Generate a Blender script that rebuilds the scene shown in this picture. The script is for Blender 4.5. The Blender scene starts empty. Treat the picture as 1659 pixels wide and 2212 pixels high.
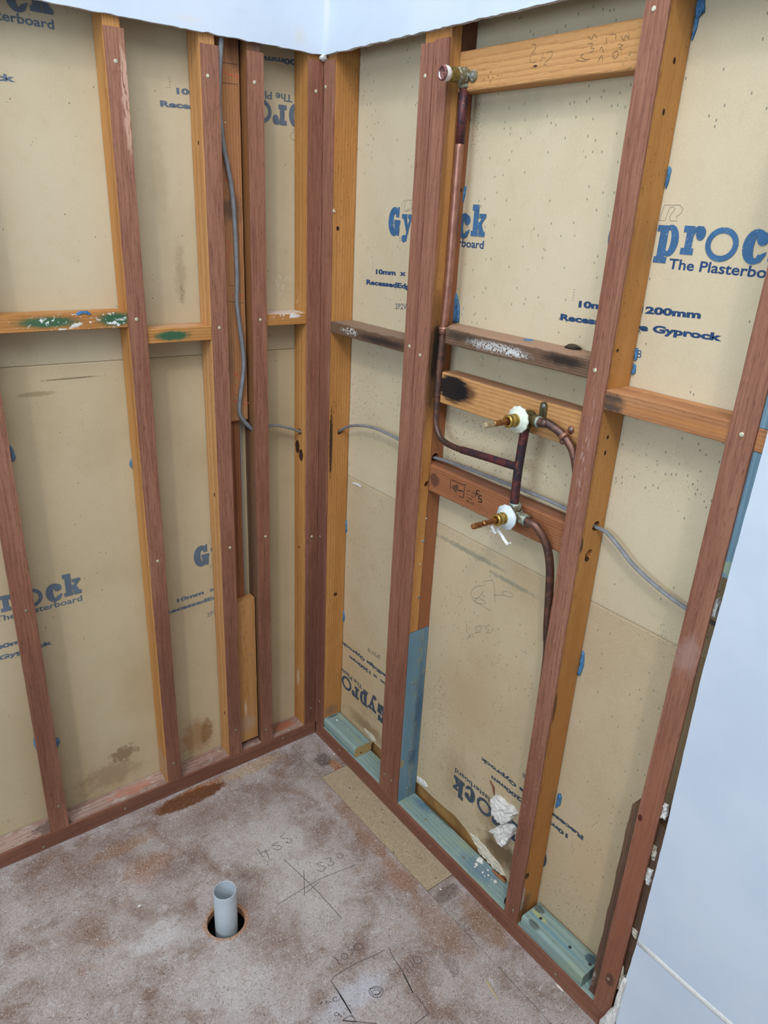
import bpy, bmesh, math, random
from mathutils import Vector, Matrix, noise as mnoise
from mathutils.geometry import tessellate_polygon
S = bpy.context.scene
C = S.collection
PI = math.pi

# ---------------------------------------------------------------- camera
CR = ((0.79689251, -0.60229661, 0.04691608), (-0.19644455, -0.33178577, -0.92267423), (0.57128965, 0.72605578, -0.38271549))
CP = Vector((-1.0861972, -1.70158118, 1.66563158))
FPX = 1565.0
cam_d = bpy.data.cameras.new('camera')
cam_d.sensor_fit = 'VERTICAL'; cam_d.sensor_height = 32.0; cam_d.lens = FPX / 2212 * 32.0
cam_d.clip_start = 0.05
cam = bpy.data.objects.new('camera', cam_d); C.objects.link(cam)
r, d, f = CR
m = Matrix(((r[0], -d[0], -f[0], CP[0]), (r[1], -d[1], -f[1], CP[1]), (r[2], -d[2], -f[2], CP[2]), (0, 0, 0, 1)))
cam.matrix_world = m
S.camera = cam
# ---------------------------------------------------------------- world, lights, exposure
S.view_settings.view_transform = 'Standard'; S.view_settings.look = 'None'
S.view_settings.gamma = 1.0; S.view_settings.exposure = 0.38
try: S.view_settings.use_curve_mapping = False
except Exception: pass
W = bpy.data.worlds.new('daylight'); S.world = W; W.use_nodes = True
wb = W.node_tree.nodes['Background']; wb.inputs[0].default_value = (0.84, 0.92, 1.0, 1); wb.inputs[1].default_value = 0.31

def lamp(name, kind, loc, to, energy, col, **kw):
    l = bpy.data.lights.new(name, kind); l.energy = energy; l.color = col
    for k, v in kw.items(): setattr(l, k, v)
    o = bpy.data.objects.new(name, l); C.objects.link(o); o.location = loc
    o.rotation_euler = (Vector(to) - Vector(loc)).to_track_quat('-Z', 'Y').to_euler()
    return o
lamp('skylight_sun', 'SUN', (-3, -3, 4.9), (0, 0, 1.15), 0.42, (1.0, 0.94, 0.84), angle=math.radians(4))
lamp('skylight_glow', 'AREA', (-1.3, -1.5, 3.3), (-0.2, -0.3, 1.2), 41, (0.93, 0.97, 1.0), shape='RECTANGLE', size=1.8, size_y=1.8)
lamp('window_light', 'AREA', (-3.0, -1.30, 1.92), (0, -0.75, 1.2), 26, (0.66, 0.83, 1.0), shape='RECTANGLE', size=1.2, size_y=1.0)

# ---------------------------------------------------------------- helpers
def P(u, v, ax, val):                       # point of the plane (ax = val) that the photo shows at (u, v)
    q = ((u - 829.5) / FPX, (v - 1106) / FPX, 1.0)
    dr = Vector([CR[0][i] * q[0] + CR[1][i] * q[1] + CR[2][i] * q[2] for i in range(3)])
    i = 'xyz'.index(ax)
    return CP + dr * ((val - CP[i]) / dr[i])
def lin(c):
    return tuple(((x / 255) / 12.92 if x <= 10 else ((x / 255 + 0.055) / 1.055) ** 2.4) for x in c)
YL, XR = 0.069, 0.075                       # faces of the plasterboard at the back of the stud cavities

def tag(o, label=None, cat=None, group=None, kind=None):
    if label: o['label'] = label
    if cat: o['category'] = cat
    if group: o['group'] = group
    if kind: o['kind'] = kind
    return o
def link(name, me, mat, parent=None, loc=None):
    o = bpy.data.objects.new(name, me); C.objects.link(o)
    if mat is not None: me.materials.append(mat)
    if parent: 
        o.parent = parent
        o.matrix_parent_inverse = Matrix.Translation(-Vector(parent.location))
    if loc is not None: o.location = loc
    return o
def bm_obj(name, bm, mat, parent=None, origin=None, smooth=False):
    bmesh.ops.recalc_face_normals(bm, faces=bm.faces)
    if origin is None and parent is None and len(bm.verts):
        xs = [v.co for v in bm.verts]
        origin = Vector(((min(v.x for v in xs) + max(v.x for v in xs)) / 2, (min(v.y for v in xs) + max(v.y for v in xs)) / 2, min(v.z for v in xs)))
    if origin is not None:
        for v in bm.verts: v.co -= Vector(origin)
    me = bpy.data.meshes.new(name); bm.to_mesh(me); bm.free()
    if smooth:
        for p in me.polygons: p.use_smooth = True
    return link(name, me, mat, parent, origin)
def empty(name, loc, **kw):
    o = bpy.data.objects.new(name, None); C.objects.link(o); o.location = loc; o.empty_display_size = 0.03
    return tag(o, **kw)

# ---------------------------------------------------------------- node helpers
class N:
    def __init__(s, name):
        s.m = bpy.data.materials.new(name); s.m.use_nodes = True; s.t = s.m.node_tree; s.b = s.t.nodes['Principled BSDF']
        s.pos = s.t.nodes.new('ShaderNodeNewGeometry').outputs['Position']
    def n(s, k, **a):
        x = s.t.nodes.new(k)
        for i, v in a.items(): setattr(x, i, v)
        return x
    def put(s, sock, v):
        if hasattr(v, 'links'): s.t.links.new(v, sock)
        elif isinstance(v, (int, float)): sock.default_value = v
        else: sock.default_value = v if len(v) == len(sock.default_value) else tuple(v) + (1.0,)
    def math(s, op, a, b=0.0, c=None, clamp=False):
        x = s.n('ShaderNodeMath', operation=op, use_clamp=clamp); s.put(x.inputs[0], a); s.put(x.inputs[1], b)
        if c is not None: s.put(x.inputs[2], c)
        return x.outputs[0]
    def vmath(s, op, a, b):
        x = s.n('ShaderNodeVectorMath', operation=op); s.put(x.inputs[0], a); s.put(x.inputs[1], b)
        return x.outputs['Value'] if op in ('LENGTH', 'DOT_PRODUCT') else x.outputs[0]
    def noise(s, v, sc, det=3, ro=0.5, di=0.0):
        x = s.n('ShaderNodeTexNoise'); s.put(x.inputs['Vector'], v); s.put(x.inputs['Scale'], sc)
        s.put(x.inputs['Detail'], det); s.put(x.inputs['Roughness'], ro); s.put(x.inputs['Distortion'], di)
        return x.outputs['Fac']
    def vor(s, v, sc, feat='F1'):
        x = s.n('ShaderNodeTexVoronoi', feature=feat); s.put(x.inputs['Vector'], v); s.put(x.inputs['Scale'], sc)
        return x.outputs['Distance'], (x.outputs['Color'] if feat == 'F1' else None)
    def mr(s, v, a, b, c=0.0, d=1.0, smooth=True):
        x = s.n('ShaderNodeMapRange', interpolation_type='SMOOTHSTEP' if smooth else 'LINEAR')
        s.put(x.inputs[0], v)
        for i, q in enumerate((a, b, c, d)): s.put(x.inputs[i + 1], q)
        return x.outputs[0]
    def mix(s, f, a, b, mode='MIX'):
        x = s.n('ShaderNodeMix', data_type='RGBA', blend_type=mode); s.put(x.inputs[0], f); s.put(x.inputs[6], a); s.put(x.inputs[7], b)
        return x.outputs[2]
    def done(s, col, rough=0.8, bump=None, dist=0.001, strength=0.4, metal=0.0, spec=0.3):
        s.put(s.b.inputs['Base Color'], col); s.put(s.b.inputs['Roughness'], rough); s.put(s.b.inputs['Metallic'], metal)
        s.b.inputs['Specular IOR Level'].default_value = spec
        if bump is not None:
            x = s.n('ShaderNodeBump'); s.put(x.inputs['Height'], bump); x.inputs['Distance'].default_value = dist; x.inputs['Strength'].default_value = strength
            s.t.links.new(x.outputs[0], s.b.inputs['Normal'])
        return s.m
    # stains: dict(c=centre, r=radii, col=sRGB, a=strength, n=edge noise, s=noise scale, soft=softness, st=stretch vector, sp=speckle threshold)
    def stain(s, col, b):
        v = s.vmath('DIVIDE', s.vmath('SUBTRACT', s.pos, b['c']), b['r'])
        dd = s.vmath('LENGTH', v, (0, 0, 0))
        vs = s.vmath('MULTIPLY', s.pos, b.get('st', (1, 1, 1)))
        nz = s.noise(vs, b.get('s', 60.0), 5, 0.65, b.get('di', 0.0))
        dd = s.math('ADD', dd, s.math('MULTIPLY', s.math('SUBTRACT', nz, 0.5), b.get('n', 1.0)))
        so = b.get('soft', 0.4)
        k = s.mr(dd, 1.0 - so, 1.0, 1.0, 0.0)
        if 'sp' in b:
            n2 = s.noise(vs, b.get('ss', 300.0), 3, 0.6)
            k = s.math('MULTIPLY', k, s.mr(n2, b['sp'], b['sp'] + 0.05))
        k = s.math('MULTIPLY', k, b.get('a', 1.0))
        return s.mix(k, col, lin(b['col']))
def blob(c, r, col, **k): return dict(c=tuple(c), r=tuple(r), col=col, **k)
def plain(name, c, rough=0.6, metal=0.0, var=0.0, sc=60.0, c2=None, spec=0.3, bump=0.0, th=(0.4, 0.65)):
    a = N(name); col = lin(c)
    nz = a.noise(a.pos, sc, 4, 0.6)
    if c2 is not None: col = a.mix(a.mr(nz, th[0], th[1]), col, lin(c2))
    elif var: col = a.mix(a.mr(nz, 0.3, 0.7), lin([x * (1 - var) for x in c]), lin([min(255, x * (1 + var)) for x in c]))
    return a.done(col, rough, a.noise(a.pos, sc * 5, 3) if bump else None, bump or 0.001, 0.6, metal, spec)

PALETTE = {   # light, mid, dark, pore
    'hard': ((152, 106, 85), (132, 86, 67), (102, 62, 48), (72, 42, 34)),
    'pine': ((190, 138, 80), (174, 120, 64), (144, 92, 46), (98, 60, 30)),
    'pale': ((196, 148, 96), (182, 132, 80), (152, 102, 58), (106, 68, 40)),
    'red': ((150, 96, 66), (130, 78, 50), (104, 50, 30), (60, 28, 18)),
    'oreg': ((184, 134, 92), (168, 114, 74), (132, 86, 56), (84, 52, 36)),
    'rust': ((166, 110, 74), (148, 94, 62), (120, 74, 48), (80, 48, 32)),
    'old': ((118, 92, 72), (98, 72, 56), (70, 50, 40), (46, 34, 28)),
    'blue': ((148, 168, 160), (130, 152, 148), (98, 124, 128), (70, 86, 84)),
    'bluestud': ((124, 154, 168), (102, 134, 152), (70, 98, 122), (158, 154, 112)),
    'dirty': ((176, 150, 138), (146, 112, 100), (112, 82, 72), (76, 54, 48)),
}
_seed = [1]
def wood(kind, axis='z', stains=(), ring=None, rough=0.72, fleck=0):
    _seed[0] += 1; sd = _seed[0]; rnd = random.Random(sd * 7 + 3)
    L, M, D, Q = [lin(c) for c in PALETTE[kind]]
    a = N('%s_timber' % kind)
    i = 'xyz'.index(axis)
    off = tuple(rnd.uniform(-9, 9) for _ in range(3))
    base = a.vmath('ADD', a.pos, off)
    def st(cross, along): 
        v = [cross] * 3; v[i] = along
        return a.vmath('MULTIPLY', base, tuple(v))
    g1 = a.noise(st(14, 1.3), 1.0, 3, 0.55, 0.3)
    g2 = a.noise(st(260 if kind == 'hard' else 170, 9.0 if kind == 'hard' else 4.5), 1.0, 5, 0.65, 0.2)
    g3 = a.noise(st(880, 46.0), 1.0, 2, 0.5)
    col = a.mix(a.mr(g1, 0.32, 0.68), M, L)
    bump = g2
    if kind in ('pine', 'pale', 'blue', 'bluestud', 'oreg', 'rust', 'old'):
        v = [1.0] * 3; v[i] = 0.10
        w = a.n('ShaderNodeTexWave', wave_type='RINGS', rings_direction=axis.upper(), wave_profile='SAW')
        pv = a.vmath('MULTIPLY', a.vmath('SUBTRACT', a.pos, ring or (rnd.uniform(-.12, .12), rnd.uniform(-.12, .12), rnd.uniform(-.1, .1))), tuple(v))
        a.put(w.inputs['Vector'], pv); a.put(w.inputs['Scale'], 46.0 if kind != 'old' else 60.0); a.put(w.inputs['Distortion'], 2.2); a.put(w.inputs['Detail'], 2.0); a.put(w.inputs['Detail Scale'], 7.0)
        wf = a.math('POWER', w.outputs['Fac'], 2.2)
        col = a.mix(a.math('MULTIPLY', wf, 0.62), col, D)
        col = a.mix(a.mr(g2, 0.52, 0.72, 0, 0.35), col, D)
        bump = a.math('ADD', g2, a.math('MULTIPLY', wf, 0.5))
        if kind in ('bluestud',): col = a.mix(a.math('MULTIPLY', a.mr(w.outputs['Fac'], 0.86, 1.0), 0.55), col, Q)
        if kind in ('blue',):
            col = a.mix(a.mr(a.noise(st(40, 8), 1.0, 3), 0.55, 0.7, 0, 0.5), col, lin((150, 158, 120)))
            col = a.mix(a.mr(g3, 0.62, 0.72, 0, 0.6), col, Q)
    else:
        col = a.mix(a.mr(g2, 0.42, 0.68, 0, 0.6), col, D)
        col = a.mix(a.mr(g2, 0.50, 0.30, 0, 0.25), col, L)
    if kind in ('hard', 'old', 'red', 'pine', 'pale', 'oreg', 'rust'):
        col = a.mix(a.mr(g3, 0.60, 0.70, 0, 0.75 if kind == 'hard' else 0.35), col, Q)
    if kind == 'dirty':
        col = a.mix(a.mr(a.noise(st(60, 22), 1.0, 5, 0.7, 1.0), 0.5, 0.66, 0, 0.7), col, lin((188, 176, 170)))
        col = a.mix(a.mr(a.noise(st(90, 30), 1.0, 5, 0.7, 1.5), 0.58, 0.66, 0, 0.8), col, lin((96, 74, 70)))
    if fleck:
        dv, cv = a.vor(a.vmath('MULTIPLY', base, (1, 1, 1)), 210.0)
        rr = a.n('ShaderNodeSeparateColor'); a.put(rr.inputs[0], cv)
        k = a.math('MULTIPLY', a.mr(dv, 0.16, 0.30, .8, 0), a.math('GREATER_THAN', rr.outputs[0], a.math('SUBTRACT', 1.0, a.math('MULTIPLY', a.mr(a.noise(a.pos, 9.0, 3), .38, .66), fleck))))
        col = a.mix(k, col, lin((52, 32, 20)))
    for b in stains: col = a.stain(col, b)
    return a.done(col, rough, bump, 0.0007, 0.55)

# ---------------------------------------------------------------- timber builder (one lofted mesh per length of timber)
def rrect(u0, u1, v0, v1, r, seg=2):
    r = min(r, (u1 - u0) * .45, (v1 - v0) * .45); pts = []
    for cx, cy, a0 in ((u1 - r, v1 - r, 0), (u0 + r, v1 - r, PI / 2), (u0 + r, v0 + r, PI), (u1 - r, v0 + r, 3 * PI / 2)):
        for k in range(seg + 1):
            a = a0 + PI / 2 * k / seg; pts.append((cx + r * math.cos(a), cy + r * math.sin(a)))
    return pts
def timber_bm(x, y, z, axis='z', r=.0010, jit=.00025, lean=None, seed=0, step=.035, endcut=None):
    lo = (x[0], y[0], z[0]); hi = (x[1], y[1], z[1]); i = 'xyz'.index(axis); j, k = [q for q in range(3) if q != i]
    prof = rrect(lo[j], hi[j], lo[k], hi[k], r)
    n = max(2, int((hi[i] - lo[i]) / step)); rnd = random.Random(seed * 31 + 5); bm = bmesh.new(); rings = []
    for q in range(n + 1):
        t = q / n; ring = []
        for (pu, pv) in prof:
            c = [0, 0, 0]; c[i] = lo[i] + (hi[i] - lo[i]) * t
            c[j] = pu + rnd.gauss(0, jit); c[k] = pv + rnd.gauss(0, jit)
            if lean: c[lean[0]] += lean[1] + (lean[2] - lean[1]) * t
            if endcut and q == (0 if endcut[0] < 0 else n): c[i] += endcut[1] * (pu - lo[j]) / (hi[j] - lo[j])
            ring.append(bm.verts.new(c))
        rings.append(ring)
    m_ = len(prof)
    for q in range(n):
        for w in range(m_): bm.faces.new((rings[q][w], rings[q][(w + 1) % m_], rings[q + 1][(w + 1) % m_], rings[q + 1][w]))
    bm.faces.new(rings[0]); bm.faces.new(rings[-1][::-1])
    return bm
_ts = [0]
def timber(name, x, y, z, axis, mat, label=None, cat='timber', group=None, parent=None, **k):
    _ts[0] += 1
    o = bm_obj(name, timber_bm(x, y, z, axis, seed=_ts[0], **k), mat, parent)
    if parent is None: tag(o, label, cat, group)
    elif label: o['label'] = label
    return o
def bore(o, cyls):
    """drill round holes (real cuts)"""
    bm = bmesh.new()
    for p0, p1, rad in cyls:
        p0 = Vector(p0); p1 = Vector(p1); dv = p1 - p0
        mt = Matrix.Translation((p0 + p1) / 2) @ dv.to_track_quat('Z', 'Y').to_matrix().to_4x4()
        bmesh.ops.create_cone(bm, cap_ends=True, segments=20, radius1=rad, radius2=rad, depth=dv.length, matrix=mt)
    me = bpy.data.meshes.new('cut'); bm.to_mesh(me); bm.free()
    c = bpy.data.objects.new('cut', me); C.objects.link(c)
    md = o.modifiers.new('b', 'BOOLEAN'); md.operation = 'DIFFERENCE'; md.object = c; md.solver = 'EXACT'
    bpy.context.view_layer.update()
    dg = bpy.context.evaluated_depsgraph_get()
    nm = bpy.data.meshes.new_from_object(o.evaluated_get(dg))
    old = o.data; o.modifiers.clear(); o.data = nm
    bpy.data.objects.remove(c); bpy.data.meshes.remove(me); bpy.data.meshes.remove(old)

NAIL = plain('galvanised_nail', (196, 192, 168), 0.45, 0.3, 0.12, 400)
NAILD = plain('dull_nail', (132, 120, 104), 0.6, 0.2, 0.15, 400)
SCREWM = plain('zinc_screw', (150, 156, 158), 0.4, 0.6, 0.1, 500)
BLACKM = plain('recess_shade', (22, 20, 20), 0.9)  # black that stands in for shade inside the outlet and screw recesses
def disc_bm(bm, c, nrm, rad, h, seg=14, dome=0.35):
    nrm = Vector(nrm).normalized(); q = nrm.to_track_quat('Z', 'Y'); rings = []
    for rr, hh in ((rad, -0.0005), (rad, h * dome), (rad * .7, h), (rad * .25, h * .85)):
        rings.append([bm.verts.new(Vector(c) + q @ Vector((rr * math.cos(2 * PI * k / seg), rr * math.sin(2 * PI * k / seg), hh))) for k in range(seg)])
    for a_, b_ in zip(rings, rings[1:]):
        for k in range(seg): bm.faces.new((a_[k], a_[(k + 1) % seg], b_[(k + 1) % seg], b_[k]))
    bm.faces.new(rings[-1])
def fastener(name, parent, c, nrm, rad=.0042, h=.0011, mat=None):
    bm = bmesh.new(); disc_bm(bm, c, nrm, rad, h)
    return bm_obj(name, bm, mat or NAIL, parent, smooth=True)
def tube_bm(bm, pts, rad, seg=12, caps=True, squash=None):
    pts = [Vector(p) for p in pts]; rings = []; up = None
    for i_, p in enumerate(pts):
        t = (pts[min(i_ + 1, len(pts) - 1)] - pts[max(i_ - 1, 0)]).normalized()
        if up is None: up = t.orthogonal().normalized()
        if squash is not None:
            up = (Vector(squash[0]) - t * Vector(squash[0]).dot(t)).normalized()
        else: up = (up - t * up.dot(t)).normalized()
        sd = t.cross(up); rr = rad[i_] if isinstance(rad, (list, tuple)) else rad
        k2 = squash[1] if squash else 1.0
        rings.append([bm.verts.new(p + up * (rr * k2 * math.cos(2 * PI * k / seg)) + sd * (rr * math.sin(2 * PI * k / seg))) for k in range(seg)])
    for a_, b_ in zip(rings, rings[1:]):
        for k in range(seg): bm.faces.new((a_[k], a_[(k + 1) % seg], b_[(k + 1) % seg], b_[k]))
    if caps: bm.faces.new(rings[0][::-1]); bm.faces.new(rings[-1])
    return rings
def spline(pts, n=8):
    pts = [Vector(p) for p in pts]; out = []
    for i_ in range(len(pts) - 1):
        p0 = pts[max(i_ - 1, 0)]; p1 = pts[i_]; p2 = pts[i_ + 1]; p3 = pts[min(i_ + 2, len(pts) - 1)]
        for q in range(n):
            t = q / n; out.append(0.5 * ((2 * p1) + (p2 - p0) * t + (2 * p0 - 5 * p1 + 4 * p2 - p3) * t * t + (3 * p1 - p0 - 3 * p2 + p3) * t ** 3))
    out.append(pts[-1]); return out
def revolve_bm(bm, origin, axis, prof, seg=24, mod=None):
    q = Vector(axis).to_track_quat('Z', 'Y'); rings = []
    for rr, hh in prof:
        rings.append([bm.verts.new(Vector(origin) + q @ Vector((rr * (mod(k, rr) if mod else 1) * math.cos(2 * PI * k / seg), rr * (mod(k, rr) if mod else 1) * math.sin(2 * PI * k / seg), hh))) for k in range(seg)])
    for a_, b_ in zip(rings, rings[1:]):
        for k in range(seg): bm.faces.new((a_[k], a_[(k + 1) % seg], b_[(k + 1) % seg], b_[k]))
    bm.faces.new(rings[0][::-1]); bm.faces.new(rings[-1])
# frames of drawing planes: 'L' left plasterboard, 'R' right plasterboard
def fr(plane, s, t, h=0.0):
    if plane == 'L': return Vector((s, YL - h, t))
    if plane == 'R': return Vector((XR - h, -s, t))
def prism_bm(bm, pts, h, hole=None):
    """pts: list of world points in a plane + normal offset handled by caller; flat raised face with sides"""
    n = Vector((0, 0, 0))
    for i_ in range(len(pts)): n += pts[i_].cross(pts[(i_ + 1) % len(pts)])
    n.normalize()
    top = [bm.verts.new(p) for p in pts]; bot = [bm.verts.new(p + h) for p in pts]
    bm.faces.new(top)
    bm.faces.new(bot[::-1])
    for i_ in range(len(pts)):
        j_ = (i_ + 1) % len(pts); bm.faces.new((top[i_], bot[i_], bot[j_], top[j_]))
def ribbon_bm(bm, pts, w, nrm, lift=.0003):
    pts = [Vector(p) for p in pts]; nrm = Vector(nrm); prev = None
    for i_, p in enumerate(pts):
        t = (pts[min(i_ + 1, len(pts) - 1)] - pts[max(i_ - 1, 0)])
        t = (t - nrm * t.dot(nrm)); t = t.normalized() if t.length > 1e-9 else nrm.orthogonal()
        s_ = t.cross(nrm) * (w / 2)
        a_ = bm.verts.new(p + s_ + nrm * lift); b_ = bm.verts.new(p - s_ + nrm * lift)
        if prev: bm.faces.new((prev[0], a_, b_, prev[1]))
        prev = (a_, b_)
def chunk_bm(bm, c, r, seed=0, amp=.35, sub=3, freq=1.6):
    tmp = bmesh.new(); bmesh.ops.create_icosphere(tmp, subdivisions=sub, radius=1.0)
    mp = {}
    for v in tmp.verts:
        nz = mnoise.noise(v.co * freq + Vector((seed * 3.1, seed, 7))) + .5 * mnoise.noise(v.co * freq * 2.7 + Vector((seed, 5, seed * 2)))
        p = v.co * (1 + amp * nz); mp[v.index] = bm.verts.new(Vector(c) + Vector((p.x * r[0], p.y * r[1], p.z * r[2])))
    for f_ in tmp.faces: bm.faces.new([mp[v.index] for v in f_.verts])
    tmp.free()
def slab_bm(bm, pts, nrm, th, seed=0, rough=.0015):
    """lumpy little slab from an outline traced on its surface: fan of noise-lifted rings"""
    nrm = Vector(nrm); pts = [Vector(p) for p in pts]; out = []
    for i_ in range(len(pts)):
        a_ = pts[i_]; b_ = pts[(i_ + 1) % len(pts)]
        for q in range(3):
            p = a_.lerp(b_, q / 3); out.append(p + Vector([mnoise.noise(p * 300 + Vector((seed, k * 9, 0))) for k in range(3)]) * rough * .6)
    c = sum(out, Vector()) / len(out); rings = [[bm.verts.new(p) for p in out]]
    for k, s_ in ((1, .93), (.95, .7), (1.05, .4), (1.0, .15)):
        rings.append([bm.verts.new(c.lerp(p, s_) + nrm * (th * k + rough * mnoise.noise(c.lerp(p, s_) * 220 + Vector((seed, 0, 0))) * 1.5)) for p in out])
    n_ = len(out)
    for a_, b_ in zip(rings, rings[1:]):
        for k in range(n_): bm.faces.new((a_[k], a_[(k + 1) % n_], b_[(k + 1) % n_], b_[k]))
    bm.faces.new(rings[-1]); bm.faces.new(rings[0][::-1])

# ================================================================ STRUCTURE
# ---- white lining (upper left, upper right with the panel that comes down on the right)
def white_mat(name, stains=()):
    a = N(name)
    col = a.mix(a.mr(a.noise(a.pos, 5.0, 4, 0.6), 0.35, 0.7), lin((201, 212, 226)), lin((193, 205, 221)))
    col = a.mix(a.mr(a.noise(a.vmath('MULTIPLY', a.pos, (1, 1, .6)), 14.0, 4, 0.6), 0.62, 0.80, 0, 0.16), col, lin((222, 208, 190)))
    for b in stains: col = a.stain(col, b)
    return a.done(col, 0.55, a.noise(a.pos, 320.0, 2), 0.0004, 0.3)
CORE = plain('torn_plaster_edge', (196, 200, 206), 0.9, 0, 0.1, 300, bump=.0008)
def ragged_panel(name, outline, axis, front, back, mat, seed, ragged):
    """outline (s,t) polygon; edges listed in `ragged` are subdivided and torn"""
    pts = []
    for i_ in range(len(outline)):
        a_ = Vector(outline[i_]); b_ = Vector(outline[(i_ + 1) % len(outline)])
        n_ = int((b_ - a_).length / .012) if i_ in ragged else 1
        for q in range(max(1, n_)):
            p = a_.lerp(b_, q / max(1, n_)); e = 0, 0
            if i_ in ragged and 0 < q:
                nn = (b_ - a_).normalized(); am = ragged[i_]
                nz = mnoise.noise(Vector((p[0] * 42, p[1] * 42, seed))) + .6 * mnoise.noise(Vector((p[0] * 150, p[1] * 150, seed)))
                e = (-nn[1] * am * nz, nn[0] * am * nz)
            pts.append((p[0] + e[0], p[1] + e[1]))
    bm = bmesh.new()
    def w(s_, t_, d_): return (s_, d_, t_) if axis == 'y' else (d_, -s_, t_)
    A_ = [bm.verts.new(w(s_, t_, front)) for s_, t_ in pts]; B_ = [bm.verts.new(w(s_ , t_, back)) for s_, t_ in pts]
    n_ = len(pts); sides = []
    for t3 in tessellate_polygon([[Vector((p[0], p[1], 0)) for p in pts]]):
        bm.faces.new([A_[i_] for i_ in t3]); bm.faces.new([B_[i_] for i_ in t3[::-1]])
    for k in range(n_): sides.append(bm.faces.new((A_[k], A_[(k + 1) % n_], B_[(k + 1) % n_], B_[k])))
    for s_ in sides: s_.material_index = 1
    o = bm_obj(name, bm, mat); o.data.materials.append(CORE); tag(o, kind='structure')
    return o
WHITE = white_mat('white_painted_lining', [
    blob((-0.22, 0, 2.055), (.035, .1, .006), (186, 196, 208), a=.3, n=1.2, s=120, soft=.9),
    blob((-0.34, 0, 2.02), (.05, .1, .012), (222, 206, 190), a=.3, n=1.4, s=60, soft=.9),
    blob((-0.07, 0, 2.03), (.022, .1, .03), (206, 200, 184), a=.45, n=1.6, s=90, soft=.9),
    blob((0, -0.02, 2.10), (.02, .02, .12), (232, 222, 204), a=.6, n=.8, s=30, soft=.9)])
ZT = 2.0015
ragged_panel('wall_left', [(-2.6, ZT), (0.004, ZT), (0.004, 2.62), (-2.6, 2.62)], 'y', -.005, .005, WHITE, 3, {0: .0022})
WR = ragged_panel('wall_right', [(0.004, ZT), (1.2300, ZT), (1.2290, 1.36), (1.2240, .97), (1.2315, .61), (1.2318, .32), (1.2262, .149), (1.2222, .105), (1.2450, 0.0), (2.2, 0.0), (2.2, 2.62), (0.004, 2.62)], 'x', -.0055, .005, WHITE, 8, {0: .0022, 1: .0006, 2: .0006, 3: .0006, 4: .0006, 5: .001, 6: .0025, 7: .003})
tag(WR, kind='structure')
bm = bmesh.new()
tube_bm(bm, [(-.0055, -1.2335 - .05 * k, .3190 + .0006 * math.sin(k * 2.1)) for k in range(20)], .0068, 8, True, ((1, 0, 0), .22))
bm_obj('sealant_line', bm, plain('cream_sealant', (216, 218, 216), .5, 0, .04, 200), WR, smooth=True)

# ---- floor: particleboard sheet with a waste hole, infill strips with real saw gaps
def floor_mat(name, mode='worn', stains=(), late=()):
    a = N(name)
    v1 = a.noise(a.pos, 9.0, 5, 0.62, 0.6); v2 = a.noise(a.pos, 24.0, 5, 0.65, 0.8)
    fib = a.noise(a.pos, 120.0, 4, 0.62, 3.4); fib2 = a.noise(a.vmath('ADD', a.pos, (3, 5, 0)), 240.0, 3, 0.6, 4.0)
    if mode == 'fresh':
        col = a.mix(a.mr(fib, 0.35, 0.66), lin((146, 128, 104)), lin((184, 168, 142)))
        col = a.mix(a.mr(fib2, 0.62, 0.7, 0, .6), col, lin((112, 88, 64)))
        col = a.mix(a.mr(v2, 0.5, 0.75, 0, .4), col, lin((150, 128, 98)))
    else:
        brown = (126, 102, 90) if mode == 'worn' else (112, 88, 70)
        col = a.mix(a.mr(v1, 0.30, 0.62), lin(brown), lin((168, 158, 156)))
        col = a.mix(a.mr(v2, 0.56, 0.74, 0, .55 if mode == 'worn' else .25), col, lin((192, 190, 194)))
        col = a.mix(a.mr(a.noise(a.vmath('ADD', a.pos, (9, 2, 0)), 12.0, 5, .6, .5), 0.58, 0.74, 0, .5), col, lin((150, 108, 78)))
        col = a.mix(a.mr(a.noise(a.vmath('ADD', a.pos, (2, 7, 0)), 15.0, 5, .65, .5), 0.60, 0.74, 0, .5), col, lin((84, 66, 60)))
        for b in stains: col = a.stain(col, b)
        col = a.mix(a.mr(fib, 0.55, 0.65, 0, .62), col, lin((214, 207, 202)))
        col = a.mix(a.mr(fib, 0.45, 0.36, 0, .75), col, lin((84, 64, 52)))
        col = a.mix(a.mr(fib2, 0.60, 0.68, 0, .4), col, lin((112, 92, 78)))
        col = a.mix(a.mr(fib2, 0.42, 0.34, 0, .5), col, lin((210, 204, 202)))
        for b in late: col = a.stain(col, b)
    return a.done(col, 0.9, fib, 0.0012, 0.5)
HC = Vector((-.5642, -.4808, 0)); HR = .0468
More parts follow.
